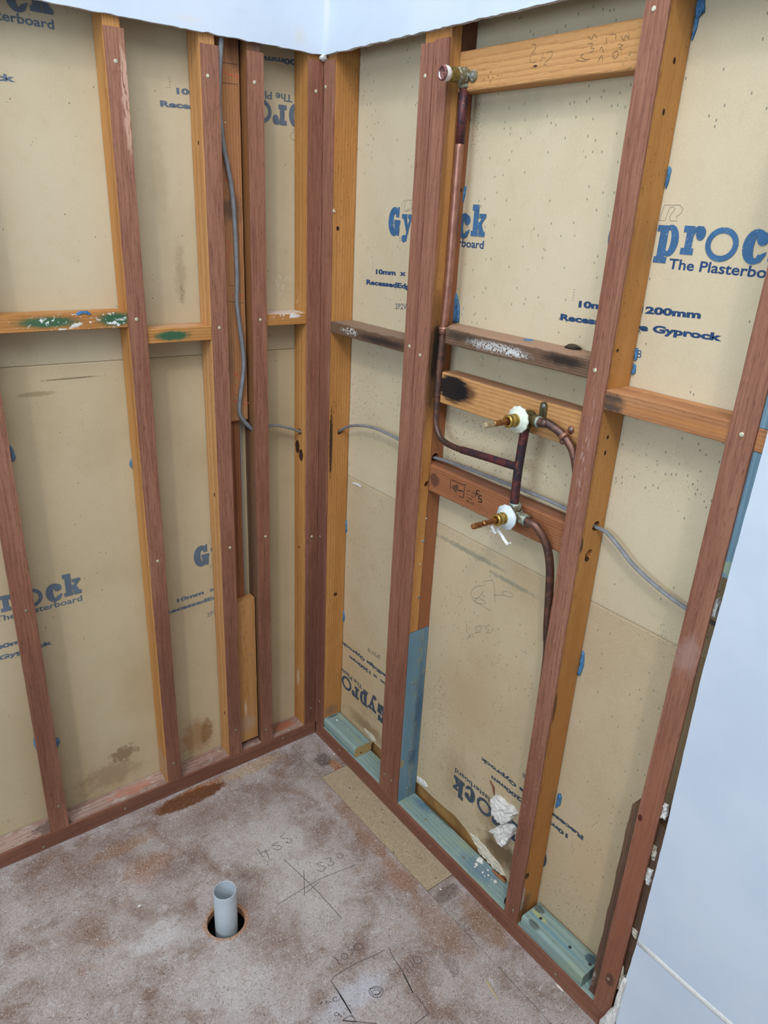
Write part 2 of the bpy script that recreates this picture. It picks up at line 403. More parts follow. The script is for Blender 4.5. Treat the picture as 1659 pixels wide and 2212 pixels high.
fst = [blob((-.47, -.042, 0), (.13, .034, .2), (108, 56, 14), n=.9, s=50, soft=.25, a=.93),
       blob((-.42, -.02, 0), (.10, .02, .2), (150, 88, 30), n=.9, s=60, soft=.6, a=.7),
       blob((-.26, -.03, 0), (.13, .035, .2), (176, 146, 104), n=1.2, s=40, soft=.6, a=.6),
       blob((-.70, -.11, 0), (.12, .03, .2), (158, 116, 72), n=1.4, s=40, soft=.6, a=.6),
       blob((-.66, -.22, 0), (.10, .07, .2), (150, 104, 72), n=1.4, s=30, soft=.7, a=.5),
       blob((-.60, -.26, 0), (.09, .05, .2), (106, 84, 78), n=1.4, s=30, soft=.7, a=.5),
       blob((-.34, -.50, 0), (.17, .22, .2), (196, 192, 190), n=1.2, s=16, soft=.8, a=.55),
       blob((-.36, -.34, 0), (.12, .14, .2), (194, 190, 188), n=1.2, s=16, soft=.8, a=.5),
       blob((-.62, -.62, 0), (.16, .13, .2), (196, 192, 192), n=1.2, s=20, soft=.8, a=.5),
       blob((-.72, -.42, 0), (.09, .06, .2), (206, 204, 206), n=1.6, s=22, soft=.7, a=.6),
       blob((-.42, -.82, 0), (.14, .05, .2), (188, 192, 204), n=1.4, s=20, soft=.8, a=.6),
       blob((-.115, -.42, 0), (.035, .22, .2), (136, 98, 72), n=1.4, s=24, soft=.6, a=.65),
       blob((-.12, -.62, 0), (.05, .12, .2), (144, 100, 68), n=1.5, s=24, soft=.7, a=.6),
       blob((-.13, -.80, 0), (.07, .16, .2), (138, 104, 82), n=1.4, s=24, soft=.7, a=.6),
       blob((-.12, -.10, 0), (.06, .08, .2), (112, 96, 88), n=1.4, s=24, soft=.7, a=.5),
       blob((-.80, -.10, 0), (.30, .12, .2), (112, 84, 70), n=1.5, s=18, soft=.8, a=.55), blob((-.45, -.13, 0), (.25, .07, .2), (118, 92, 78), n=1.5, s=22, soft=.8, a=.55), blob((-.85, -.30, 0), (.10, .10, .2), (124, 92, 74), n=1.5, s=22, soft=.8, a=.5),
       blob((-.25, -.16, 0), (.12, .06, .2), (120, 98, 86), n=1.5, s=26, soft=.8, a=.55), blob((HC.x, HC.y, 0), (.062, .062, .2), (168, 118, 76), n=.5, s=40, soft=.25, a=.85)]
FLM = floor_mat('worn_particleboard', 'worn', fst, [blob((-.47, -.046, 0), (.118, .030, .2), (96, 54, 20), n=.9, s=60, soft=.2, a=.72)])
bm = bmesh.new(); FT = -.019
seg = 40; outer = []; X0, X1, Y0, Y1 = -2.6, -.1008, -2.6, .07
for k in range(seg):
    a_ = 2 * PI * k / seg; cx, cy = math.cos(a_), math.sin(a_)
    tt = min(((X1 - HC.x) / cx if cx > 1e-6 else (X0 - HC.x) / cx if cx < -1e-6 else 1e9), ((Y1 - HC.y) / cy if cy > 1e-6 else (Y0 - HC.y) / cy if cy < -1e-6 else 1e9))
    outer.append(HC + Vector((cx, cy, 0)) * tt)
inner = [HC + Vector((math.cos(2 * PI * k / seg), math.sin(2 * PI * k / seg), 0)) * (HR + .0008 * mnoise.noise(Vector((k * .7, 3, 1)))) for k in range(seg)]
corners = [Vector((X1, Y1, 0)), Vector((X0, Y1, 0)), Vector((X0, Y0, 0)), Vector((X1, Y0, 0))]
def rot_key(p): return math.atan2(p.y - HC.y, p.x - HC.x) % (2 * PI)
iv = [bm.verts.new(p) for p in inner]; ov = [bm.verts.new(p) for p in outer]; ib = [bm.verts.new(p + Vector((0, 0, FT))) for p in inner]
for k in range(seg):
    k2 = (k + 1) % seg; poly = [iv[k], ov[k]]
    a0 = rot_key(outer[k]); a1 = rot_key(outer[k2]); a1 = a1 if a1 > a0 else a1 + 2 * PI
    for c_ in corners:
        ac = rot_key(c_)
        if a0 + 1e-5 < ac < a1 - 1e-5: poly.append(bm.verts.new(c_))
    poly += [ov[k2], iv[k2]]
    bm.faces.new(poly); bm.faces.new((iv[k2], iv[k], ib[k], ib[k2]))
SEAM = lambda y_: .0148 * max(0, -y_)
for v in bm.verts:
    if abs(v.co.x - X1) < 1e-6: v.co.x += SEAM(v.co.y)
ex = [bm.verts.new(v) for v in ((X1, Y1, 0), (X1 + SEAM(Y0), Y0, 0), (X1 + SEAM(Y0), Y0, FT), (X1, Y1, FT))]; bm.faces.new(ex)
o = bm_obj('floor', bm, FLM, origin=(0, 0, 0)); tag(o, kind='structure'); FLOOR = o
# dark underfloor void
bm = bmesh.new(); bmesh.ops.create_cube(bm, size=1.0, matrix=Matrix.Translation((-1.1, -1.2, -.18)) @ Matrix.Diagonal((3.4, 3.2, .30, 1)))
bmesh.ops.delete(bm, geom=[f_ for f_ in bm.faces if f_.normal.z > .5], context='FACES')
tag(bm_obj('trim_1', bm, plain('underfloor', (40, 34, 30), .95), origin=(0, 0, -.33)), kind='structure')
def strip(name, y0, y1, mat, label, z=0.0):
    bm = bmesh.new(); w = -.0996 + SEAM(y1); w1 = -.0996 + SEAM(y0)
    vs = [bm.verts.new(p) for p in ((w, y1, z), (w1, y0, z), (.004, y0, z), (.004, y1, z))]; f_ = bm.faces.new(vs)
    e = bmesh.ops.extrude_face_region(bm, geom=[f_]); bmesh.ops.translate(bm, vec=(0, 0, FT), verts=[v for v in e['geom'] if isinstance(v, bmesh.types.BMVert)])
    return tag(bm_obj(name, bm, mat), label, 'floor board')
st2 = [blob((-.05, -.13, 0), (.035, .04, .2), (74, 62, 60), n=1.3, s=40, soft=.5, a=.8), blob((-.03, -.17, 0), (.02, .03, .2), (160, 100, 56), n=1.3, s=40, soft=.5, a=.8),
       blob((-.05, -.74, 0), (.05, .03, .2), (84, 64, 52), n=1.3, s=40, soft=.5, a=.7), blob((-.03, -.86, 0), (.05, .12, .2), (134, 98, 66), n=1.4, s=30, soft=.6, a=.7)]
strip('floor_strip', -.1905, .004, floor_mat('stained_particleboard', 'brown', st2), 'small stained brown particleboard offcut in the wall corner')
FP = strip('floor_patch', -.7030, -.1925, floor_mat('new_particleboard', 'fresh', [blob((-.05, -.33, 0), (.03, .02, .2), (70, 60, 52), n=1, s=80, a=.7)]), 'clean tan particleboard strip screwed down beside the right wall')
strip('floor_strip', -1.62, -.7050, floor_mat('stained_particleboard_b', 'brown', st2), 'long stained brown particleboard strip past the clean tan patch')
for u, v in ((773, 1658), (755, 1702), (770, 1723), (851, 1776), (827, 1777), (824, 1749), (850, 1842), (909, 1854), (941, 1897)):
    fastener('screw', FP, P(u, v, 'z', .0), (0, 0, 1), .0034, .0005, NAILD)
# floor pencil writing
PENC = plain('pencil_line', (72, 68, 68), .9, 0, 0, 200, c2=(96, 90, 88), th=(.5, .75))
def marks(name, parent, lines, ax, val, nrm, w, mat, nb=3, near=.022):
    """hand-drawn strokes; strokes close to each other make one mark, marks further apart are objects of their own"""
    sets = [[[P(u, v, ax, val) for u, v in ln]] for ln in lines]; merged = True
    while merged:
        merged = False
        for i_ in range(len(sets)):
            for j_ in range(i_ + 1, len(sets)):
                if min((p - r_).length for l1 in sets[i_] for p in l1 for l2 in sets[j_] for r_ in l2) < near:
                    sets[i_] += sets.pop(j_); merged = True; break
            if merged: break
    for st_ in sets:
        bm = bmesh.new()
        for pts in st_: ribbon_bm(bm, spline(pts, nb) if len(pts) > 2 else [pts[0].lerp(pts[1], k / 12) for k in range(13)], w, nrm)
        o = bm_obj(name, bm, mat, parent)
    return o
def q(ox, oy, sc, pts): return [(ox + a_ / sc, oy + b_ / sc) for a_, b_ in pts]
fl = [[(613, 1856), (680, 1920), (738, 1984)], [(600, 1954), (655, 1920), (700, 1895), (765, 1870)],
      [(656, 1880), (658, 1935)], [(690, 1905), (660, 1930)]]
z1 = lambda pts: q(300, 1700, 2.074, pts)
fl += [z1([(530, 275), (545, 300), (560, 315)]), z1([(545, 300), (560, 290), (585, 280)]), z1([(565, 280), (585, 325)]),
       z1([(625, 245), (595, 262), (620, 262), (640, 268), (625, 282), (600, 275)]), z1([(655, 205), (635, 225), (655, 232), (685, 235), (680, 250), (655, 248)]),
       z1([(825, 335), (795, 345), (815, 352), (835, 360), (825, 378), (800, 375)]), z1([(840, 322), (862, 318), (855, 333), (875, 340), (860, 352), (845, 345)]),
       z1([(905, 295), (890, 300), (890, 315), (908, 320), (915, 305), (903, 295)])]
z2 = lambda pts: q(690, 2030, 5.53, pts)
fl += [z2([(135, 490), (180, 440), (260, 385), (400, 305), (470, 265), (640, 195), (780, 120)]), z2([(135, 490), (200, 580), (290, 720), (380, 890), (440, 980)]),
       z2([(175, 560), (250, 670), (300, 760)]), z2([(830, 90), (880, 210), (1000, 390), (1080, 550), (1120, 640)]), z2([(1150, 660), (1210, 735), (1280, 840), (1310, 880)]),
       z2([(1310, 875), (1230, 940), (1140, 1006)]), z2([(170, 200), (205, 240), (240, 290)]), z2([(205, 245), (235, 240)]),
       z2([(290, 165), (262, 190), (275, 225), (320, 230), (342, 195), (310, 165), (285, 168)]), z2([(320, 90), (350, 100), (345, 130), (400, 115), (412, 140), (385, 185)]),
       z2([(450, 50), (415, 75), (430, 115), (480, 128), (520, 95), (500, 55), (450, 48)]), z2([(1010, 310), (1045, 360), (1080, 405)]), z2([(1030, 275), (1070, 320), (1110, 375)]),
       z2([(1080, 245), (1135, 330)]), z2([(1130, 205), (1120, 240), (1150, 280), (1190, 290), (1220, 255), (1195, 205), (1140, 200)]),
       z2([(620, 570), (590, 620), (640, 680), (720, 685), (762, 620), (740, 570), (670, 555), (610, 590)]), z2([(610, 600), (640, 650), (700, 660), (740, 600), (690, 575), (630, 585)]),
       z2([(640, 610), (700, 600), (720, 640), (660, 650)]),
       z2([(0, 770), (40, 740), (10, 780)]), z2([(90, 720), (80, 760), (130, 740), (150, 750)]), z2([(210, 690), (170, 690), (165, 735), (215, 730)]),
       z2([(215, 870), (185, 880), (190, 910), (230, 905), (225, 875), (265, 930)]), z2([(275, 965), (350, 915), (400, 920)]), z2([(275, 965), (420, 975), (500, 985), (690, 1004)])]
marks('pencil_marking', FLOOR, fl, 'z', 0.0, (0, 0, 1), .0014, PENC)
marks('pencil_marking', FLOOR, [z2([(1000, 410), (1060, 520), (1115, 635)]), z2([(240, 650), (300, 750), (380, 880)]), z2([(280, 965), (440, 982)])], 'z', 0.0, (0, 0, 1), .0026, PENC)

# ================================================================ PLASTERBOARD BEHIND THE STUDS
def board_mat(name, stains=(), speck=0.0, base=(196, 182, 154), base2=(188, 173, 144)):
    a = N(name)
    col = a.mix(a.mr(a.noise(a.pos, 3.2, 4, 0.55), 0.35, 0.68), lin(base), lin(base2))
    col = a.mix(a.mr(a.noise(a.pos, 34.0, 5, 0.7, .4), 0.50, 0.80, 0, .20), col, lin((160, 138, 100)))
    col = a.mix(a.mr(a.noise(a.pos, 420.0, 3, 0.6), 0.45, 0.75, 0, .25), col, lin((226, 210, 176)))
    col = a.mix(a.mr(a.noise(a.pos, 700.0, 2, 0.5), 0.64, 0.72, 0, .35), col, lin((140, 118, 88)))
    if speck:
        zone = a.mr(a.noise(a.pos, 4.5, 3, .6), 0.36, 0.70)
        for sc, rad, th, cc in ((150.0, .20, .90, (62, 52, 42)), (260.0, .22, .90, (70, 60, 50)), (60.0, .07, .90, (40, 34, 30)), (120.0, .24, .97, (118, 120, 106))):
            dv, cv = a.vor(a.vmath('ADD', a.vmath('MULTIPLY', a.pos, (1, 1.3, .68)), (sc, sc * .37, 0)), sc)
            rr = a.n('ShaderNodeSeparateColor'); a.put(rr.inputs[0], cv)
            lim = a.math('SUBTRACT', 1.0, a.math('MULTIPLY', zone, (1 - th) * 2 * speck))
            k = a.math('MULTIPLY', a.mr(dv, rad * .7, rad, 1, 0), a.math('GREATER_THAN', rr.outputs[0], lim))
            col = a.mix(a.math('MULTIPLY', k, .85), col, lin(cc))
    for b in stains: col = a.stain(col, b)
    return a.done(col, 0.88, a.noise(a.pos, 260.0, 3), 0.0004, 0.35)
LS = [blob((-.40, YL, .12), (.07, .05, .09), (150, 104, 52), n=1.5, s=34, soft=.7, a=.6), blob((-.36, YL, .12), (.025, .05, .06), (124, 82, 40), n=1.5, s=60, soft=.6, a=.6),
      blob((-.66, YL, .10), (.12, .05, .07), (132, 100, 70), n=1.6, s=34, soft=.8, a=.5), blob((-.62, YL, .16), (.05, .05, .03), (110, 76, 44), n=2.2, s=60, soft=.5, a=.6),
      blob((-.72, YL, 1.243), (.055, .05, .008), (132, 116, 80), n=.8, s=180, soft=.6, a=.55, st=(1, 1, .4)), blob((-.64, YL, 1.272), (.08, .05, .0025), (96, 82, 60), n=.9, s=160, soft=.5, a=.7),
      blob((-.55, YL, .35), (.10, .05, .2), (170, 146, 104), n=1.4, s=10, soft=.9, a=.4)]
LU = [blob((-.36, YL, 1.50), (.02, .05, .10), (150, 134, 104), n=1.4, s=50, soft=.8, a=.5), blob((-.40, YL, 1.72), (.03, .05, .16), (164, 150, 120), n=1.4, s=40, soft=.9, a=.35),
      blob((-.36, YL, 1.456), (.008, .05, .035), (104, 92, 70), n=1.2, s=160, soft=.6, a=.5, sp=.5),
      blob((-.08, YL, 1.47), (.04, .05, .05), (222, 214, 200), n=1.6, s=50, soft=.8, a=.45, sp=.54, ss=70)]
RUs = [blob((XR, -.30, 1.55), (.05, .05, .10), (214, 204, 180), n=1.4, s=20, soft=.9, a=.4),
       blob((XR, -.55, 1.86), (.05, .22, .05), (150, 148, 128), n=1.4, s=14, soft=.9, a=.4),
       blob((XR, -.47, 1.85), (.05, .04, .10), (60, 50, 40), n=.8, s=30, soft=.8, a=.8, sp=.60, ss=260),
       blob((XR, -.55, 1.20), (.05, .40, .16), (62, 58, 50), n=.9, s=20, soft=.6, a=.8, sp=.62, ss=210),
       blob((XR, -1.0, 1.25), (.05, .22, .09), (62, 58, 50), n=.9, s=20, soft=.6, a=.7, sp=.64, ss=190),
       blob((XR, -.10, 1.17), (.05, .12, .14), (66, 58, 46), n=.9, s=20, soft=.6, a=.7, sp=.61, ss=230)]
RLs = [blob((XR, -.10, .25), (.05, .22, .42), (176, 142, 98), n=1.3, s=8, soft=.9, a=.5),
       blob((XR, -.62, .50), (.05, .14, .30), (172, 148, 112), n=1.4, s=9, soft=.9, a=.4),
       blob((XR, -.51, .42), (.05, .05, .16), (96, 56, 46), n=1.0, s=30, soft=.8, a=.7, sp=.60, ss=170),
       blob((XR, -.60, .24), (.05, .10, .12), (132, 104, 74), n=1.5, s=26, soft=.95, a=.4),
       blob((XR, -.80, .12), (.05, .10, .055), (92, 70, 46), n=1.5, s=30, soft=.7, a=.85),
       blob((XR, -.76, .20), (.05, .08, .08), (96, 76, 52), n=1.3, s=30, soft=.9, a=.5),
       blob((XR, -1.00, .14), (.05, .14, .09), (58, 50, 40), n=1.2, s=20, soft=.8, a=.8, sp=.62, ss=210),
       blob((XR, -1.05, .33), (.05, .10, .12), (186, 152, 110), n=1.4, s=10, soft=.9, a=.3),
       blob((XR, -.20, .12), (.05, .16, .035), (118, 88, 54), n=1.3, s=40, soft=.8, a=.6)]
for y_, z_, ry, rz in ((-.57, .905, .16, .010), (-.72, .885, .10, .008)):
    RLs.append(blob((XR, y_, z_), (.05, ry, rz), (120, 122, 108), n=1.6, s=90, soft=.6, a=.6))
def sheet(name, plane, s0, s1, t0, t1, mat, label, top_taper=True, tilt=(0, 0), bottom=None):
    """plasterboard with its recessed (tapered) long edge: profile extruded along the wall; outline may have a torn bottom"""
    bm = bmesh.new(); th = .010; n_ = 40; cols = []
    for k in range(n_ + 1):
        s_ = s0 + (s1 - s0) * k / n_; dz0 = tilt[0] + (tilt[1] - tilt[0]) * k / n_
        tb = t0 + (bottom(s_) if bottom else 0); tp = t1
        if top_taper == 'top': tp += dz0
        if top_taper == 'bottom': tb += dz0
        pr = []
        if top_taper == 'top': pr = [(tb, 0), (tp - .060, 0), (tp - .040, -.0006), (tp - .004, -.0012), (tp, -.0020), (tp, -th), (tb, -th)]
        elif top_taper == 'bottom': pr = [(tp, 0), (tb + .050, 0), (tb + .034, -.0006), (tb + .004, -.0012), (tb, -.0020), (tb, -th), (tp, -th)]
        else: pr = [(tb, 0), (tp, 0), (tp, -th), (tb, -th)]
        cols.append([bm.verts.new(fr(plane, s_, t_, h_)) for t_, h_ in pr])
    m_ = len(cols[0])
    for a_, b_ in zip(cols, cols[1:]):
        for k in range(m_): bm.faces.new((a_[k], b_[k], b_[(k + 1) % m_], a_[(k + 1) % m_]))
    bm.faces.new(cols[0]); bm.faces.new(cols[-1][::-1])
    return tag(bm_obj(name, bm, mat), label, 'plasterboard')
LUM = board_mat('plasterboard_paper_left_upper', LU, .12); LLM = board_mat('plasterboard_paper_left_lower', LS, .10, (190, 173, 142), (180, 162, 130))
RUM = board_mat('plasterboard_paper_right_upper', RUs, 1.5, (202, 188, 160), (194, 179, 149)); RLM = board_mat('plasterboard_paper_right_lower', RLs, 1.6, (190, 172, 142), (180, 160, 129))
B_LUa = sheet('plasterboard_sheet', 'L', -2.2, -.2405, 1.3096, 2.40, LUM, 'upper left tan plasterboard sheet printed upright, behind the left wall studs', 'bottom', (.0140, -.0063))
B_LUb = sheet('plasterboard_sheet', 'L', -.2395, .072, 1.3096, 2.40, LUM, 'narrow upper plasterboard sheet with upside-down print left of the corner', 'bottom', (-.0063, -.0095))
B_LL = sheet('plasterboard_sheet', 'L', -2.2, .072, -.01, 1.3084, LLM, 'lower left plasterboard sheet with grey-blue print and brown water stains', 'top', (.0140, -.0095))
B_RU = sheet('plasterboard_sheet', 'R', -.066, 1.9, .9324, 2.40, RUM, 'upper right plasterboard sheet with bold blue print, behind taps and copper pipes', 'bottom', (.006, .012))
TORN = [(P(u, v, 'x', XR)) for u, v in ((904, 1692), (940, 1727), (984, 1764), (1000, 1785), (1023, 1812), (1036, 1842), (1090, 1890))]
TB = [(-p.y, p.z) for p in TORN]
def torn_bottom(s_):
    if s_ < .20: return .002
    if s_ < .46: return .085 + .004 * mnoise.noise(Vector((s_ * 90, 1, 1)))
    if s_ > .83: return .0
    for (a0, b0), (a1, b1) in zip(TB, TB[1:]):
        if a0 <= s_ <= a1: return b0 + (b1 - b0) * (s_ - a0) / (a1 - a0) + .002 * mnoise.noise(Vector((s_ * 120, 1, 1)))
    return TB[0][1] if s_ < TB[0][0] else TB[-1][1]
B_RL = sheet('plasterboard_sheet', 'R', -.066, 1.9, .0, .9314, RLM, 'lower right plasterboard sheet, torn along its bottom, with upside-down dark print', 'top', (.006, .012), bottom=torn_bottom)
bm = timber_bm((.088, .098), (-.95, -.15), (-.01, .16), 'y', seed=90)
tag(bm_obj('skirting_board', bm, plain('brown_board_back', (150, 112, 66), .7, 0, .12, 20)), 'brown board seen through the torn gap above the blue plate', 'board')

for nm, c0, sz in (('leak_backing_left', (-1.05, .094, 1.2), (2.5, .008, 2.5)), ('leak_backing_right', (.103, -.9, 1.2), (.008, 2.2, 2.5))):  # unseen backing panels, added to stop daylight leaking through the board seams
    bm = bmesh.new(); bmesh.ops.create_cube(bm, size=1.0, matrix=Matrix.Translation(c0) @ Matrix.Diagonal(sz + (1,)))
    tag(bm_obj(nm, bm, plain('leak_backing', (120, 104, 80), .9)), kind='structure')
# ---- printing
INKB = None
def ink(name, c, wear=.60):
    a = N(name); col = a.mix(a.mr(a.noise(a.pos, 30, 3), .3, .7), lin(c), lin([x * .9 for x in c]))
    w1 = a.mr(a.noise(a.vmath('MULTIPLY', a.pos, (1, 1, 1.6)), 190.0, 5, .75, 1.2), wear, wear + .05)
    return a.done(a.mix(a.math('MULTIPLY', w1, .75), col, lin((196, 182, 150))), .8)
INK_BLUE = ink('blue_ink', (62, 104, 146)); INK_SLATE = ink('slate_ink', (100, 114, 130), .64); INK_DARK = ink('dark_ink', (64, 76, 88), .62); INK_NAVY = ink('navy_stamp_ink', (44, 72, 112), .66)
LINE = plain('fine_print_line', (96, 96, 96), .8)
def arc(cx, cy, rx, ry, a0, a1, n=18): return [(cx + rx * math.cos(math.radians(a0 + (a1 - a0) * k / n)), cy + ry * math.sin(math.radians(a0 + (a1 - a0) * k / n))) for k in range(n + 1)]
def band(o_, i_): return [[o_[k], o_[k + 1], i_[k + 1], i_[k]] for k in range(len(o_) - 1)]
def rc(x0, y0, x1, y1): return [(x0, y0), (x1, y0), (x1, y1), (x0, y1)]
LOGO = []
# G
LOGO += band(arc(.024, .018, .0235, .033, 45, 318), arc(.0265, .018, .0055, .017, 45, 318)) + [rc(.0255, -.006, .0455, .021), [(.030, .028), (.0425, .028), (.0425, .051), (.037, .051), (.034, .046), (.030, .040)], rc(.036, -.0135, .0445, 0), rc(.0235, .012, .0475, .022)]
# y
LOGO += [rc(.0525, .026, .0735, .036), rc(.076, .026, .096, .036), [(.0555, .034), (.070, .034), (.0785, .006), (.0715, -.002)], [(.0915, .034), (.084, .034), (.0655, -.022), (.0735, -.025), (.0775, -.010)], arc(.0635, -.0185, .0085, .0085, 0, 360, 14)[:-1]]
# p
LOGO += [rc(.1045, -.0145, .120, .043), rc(.0985, .033, .112, .043), rc(.100, -.0165, .1245, -.0065)] + band(arc(.1245, .0195, .0165, .0250, -112, 112), arc(.1225, .0195, .0045, .0165, -112, 112))
# r
LOGO += [rc(.1535, 0, .1665, .044), rc(.1475, .034, .162, .044), rc(.1475, 0, .1705, .010), [(.164, .022), (.170, .036), (.180, .044), (.172, .0445), (.164, .040)], arc(.1785, .0335, .0085, .0110, 0, 360, 14)[:-1]]
# o
LOGO += band(arc(.2173, .0190, .0275, .0255, 0, 360, 32), arc(.2173, .0190, .0185, .0168, 0, 360, 32))
# c
LOGO += band(arc(.272, .0190, .0200, .0255, 30, 322), arc(.2745, .0190, .0050, .0165, 30, 322)) + [arc(.2815, .0310, .0095, .0100, 0, 360, 14)[:-1], [(.2775, .006), (.2905, .013), (.2905, .0085), (.284, -.003), (.276, -.004)]]
# k
LOGO += [rc(.300, 0, .315, .062), rc(.295, .051, .312, .062), rc(.295, 0, .3165, .010), [(.313, .018), (.326, .038), (.337, .040), (.322, .018)], rc(.317, .036, .3375, .0445), [(.313, .026), (.323, .030), (.335, .006), (.320, .006)], rc(.3185, 0, .3375, .010)]
def text2d(txt, bold=0.0, shear=0.0):
    cu = bpy.data.curves.new('t', 'FONT'); cu.body = txt; cu.size = 1.0; cu.offset = bold; cu.resolution_u = 3; cu.shear = shear
    o = bpy.data.objects.new('t', cu); C.objects.link(o); bpy.context.view_layer.update()
    me = bpy.data.meshes.new_from_object(o.evaluated_get(bpy.context.evaluated_depsgraph_get()))
    vs = [tuple(v.co) for v in me.vertices]; fs = [tuple(p.vertices) for p in me.polygons]
    bpy.data.objects.remove(o); bpy.data.curves.remove(cu); bpy.data.meshes.remove(me)
    return vs, fs
_tc = {}
def put_text(bm, txt, w, h, x, y, ang, tf, bold=.02):
    if (txt, bold) not in _tc: _tc[(txt, bold)] = text2d(txt, bold)
    vs, fs = _tc[(txt, bold)]
    x0 = min(v[0] for v in vs); x1 = max(v[0] for v in vs); y1 = max(v[1] for v in vs)
    sx = w / (x1 - x0); sy = h / y1; ca, sa = math.cos(ang), math.sin(ang); out = []
    for v in vs:
        a_, b_ = (v[0] - x0) * sx, v[1] * sy
        out.append(bm.verts.new(tf(x + a_ * ca - b_ * sa, y + a_ * sa + b_ * ca)))
    for f_ in fs:
        try: bm.faces.new([out[i] for i in f_])
        except ValueError: pass
def printing(parent, plane, s0, t0, flip, big, small, lo=-9, hi=9, dx=0.0, tlo=-9, thi=9):
    sg = -1 if flip else 1
    def tf(h): return lambda a_, b_: fr(plane, s0 + sg * a_, t0 + sg * b_, h)
    def keep(polys): return [p for p in polys if lo < s0 + sg * sum(v[0] for v in p) / len(p) < hi]
    bm = bmesh.new(); g = tf(.0004)
    for k_, p in enumerate(keep(LOGO)):
        g = tf(.0003 + .000012 * k_)
        try: bm.faces.new([bm.verts.new(g(*v)) for v in p])
        except ValueError: pass
    bm_obj('printed_logo', bm, big, parent)
    g2 = tf(.0003)
    for args in (('The Plasterboard', .206, .0160, .1311, -.0240, 0, g2, .020), ('10mm  x 1200mm', .2505, .0118, -.0428 + dx, -.1085, math.radians(2.9), g2, .05),
                 ('RecessedEdge Gyprock', .3345, .0118, -.0826 + dx, -.1375, math.radians(2.0), g2, .05), ('2P2V18', .0660, .0135, .0454 + dx, -.1850, math.radians(6), g2, -.006)):
        bm = bmesh.new(); put_text(bm, *args)
        dl = [f_ for f_ in bm.faces if not (lo < (f_.calc_center_median().x if plane == 'L' else -f_.calc_center_median().y) < hi and tlo < f_.calc_center_median().z < thi)]
        bmesh.ops.delete(bm, geom=dl, context='FACES')
        if len(bm.faces): bm_obj('printed_line', bm, small, parent)
        else: bm.free()
    bm = bmesh.new(); nr = (0, -1, 0) if plane == 'L' else (-1, 0, 0)
    for ln in (arc(.066, .0545, .016, .0125, 100, 320), arc(.069, .0545, .009, .0105, 90, 330), [(.082, .067), (.068, .067)], [(.098, .050), (.103, .074), (.131, .0745), (.138, .069), (.136, .062), (.128, .056), (.131, .0505), (.119, .0500), (.116, .056), (.120, .063), (.124, .068), (.119, .072), (.113, .070), (.109, .050), (.098, .050)],
               [(.095, .0665), (.083, .0665), (.080, .062), (.088, .056), (.087, .050), (.076, .045), (.090, .044)]):
        ribbon_bm(bm, [tf(0)(*p) for p in ln], .0006, nr, .0003)
    bm_obj('printed_outline', bm, LINE, parent); bm = bmesh.new(); ribbon_bm(bm, [tf(0)(*p) for p in arc(.0495, -.0215, .0035, .0042, 0, 360, 12)], .0006, nr, .0003); bm_obj('printed_symbol', bm, LINE, parent); bm = bmesh.new()
    for k in range(5): ribbon_bm(bm, [tf(0)(-.060 + dx, -.078 - k * .005), tf(0)(-.056 + dx, -.078 - k * .005)], .0006, nr, .0003)
    bm_obj('printed_ticks', bm, LINE, parent)
printing(B_RU, 'R', .1852, 1.6262, False, INK_BLUE, INK_NAVY)
printing(B_RU, 'R', .8353, 1.6235, False, INK_BLUE, INK_NAVY)
printing(B_RL, 'R', .2905, .2370, True, INK_DARK, INK_DARK)
printing(B_RL, 'R', .9390, .2340, True, INK_DARK, INK_DARK)
printing(B_LL, 'L', -1.0155, .7160, False, INK_SLATE, INK_SLATE, hi=-.242)
printing(B_LL, 'L', -.3700, .7175, False, INK_SLATE, INK_SLATE, dx=-.014, hi=-.242)
printing(B_LUa, 'L', -.9308, 1.9950, False, INK_SLATE, INK_SLATE, hi=-.242)
printing(B_LUa, 'L', -.2807, 1.9960, False, INK_SLATE, INK_SLATE, hi=-.242, dx=-.021)
printing(B_LUb, 'L', .0850, 1.8950, True, INK_SLATE, INK_SLATE, lo=-.2385, hi=.068)
# small surface marks
GREEN = plain('pencil_faint', (118, 108, 92), .9)
n3 = lambda pts: q(980, 1060, 6.38, pts)
marks('pencil_marking', B_RL, [n3([(410, 1310), (350, 1310), (270, 1350), (240, 1420), (260, 1470), (330, 1480), (400, 1400), (405, 1370)]), n3([(330, 1480), (290, 1525), (340, 1555), (430, 1560), (445, 1530), (350, 1485)]),
      n3([(400, 1255), (480, 1240), (540, 1245), (560, 1320), (568, 1450), (570, 1540)]), n3([(530, 1200), (525, 1240)]), n3([(550, 1438), (680, 1440)]), n3([(740, 1385), (680, 1395), (680, 1430), (740, 1460), (810, 1460), (815, 1430), (760, 1390)]),
      n3([(250, 1490), (380, 1580), (520, 1659)]), q(620, 1300, 2.304, [(895, 110), (895, 140), (910, 170), (930, 175), (918, 160), (895, 185)]), q(620, 1300, 2.304, [(960, 120), (935, 130), (950, 145), (935, 155), (960, 150), (965, 125), (990, 118)]),
      q(620, 1300, 2.304, [(1010, 115), (985, 130), (1005, 140), (990, 155), (1015, 152), (1018, 130)])], 'x', XR, (-1, 0, 0), .0009, GREEN)

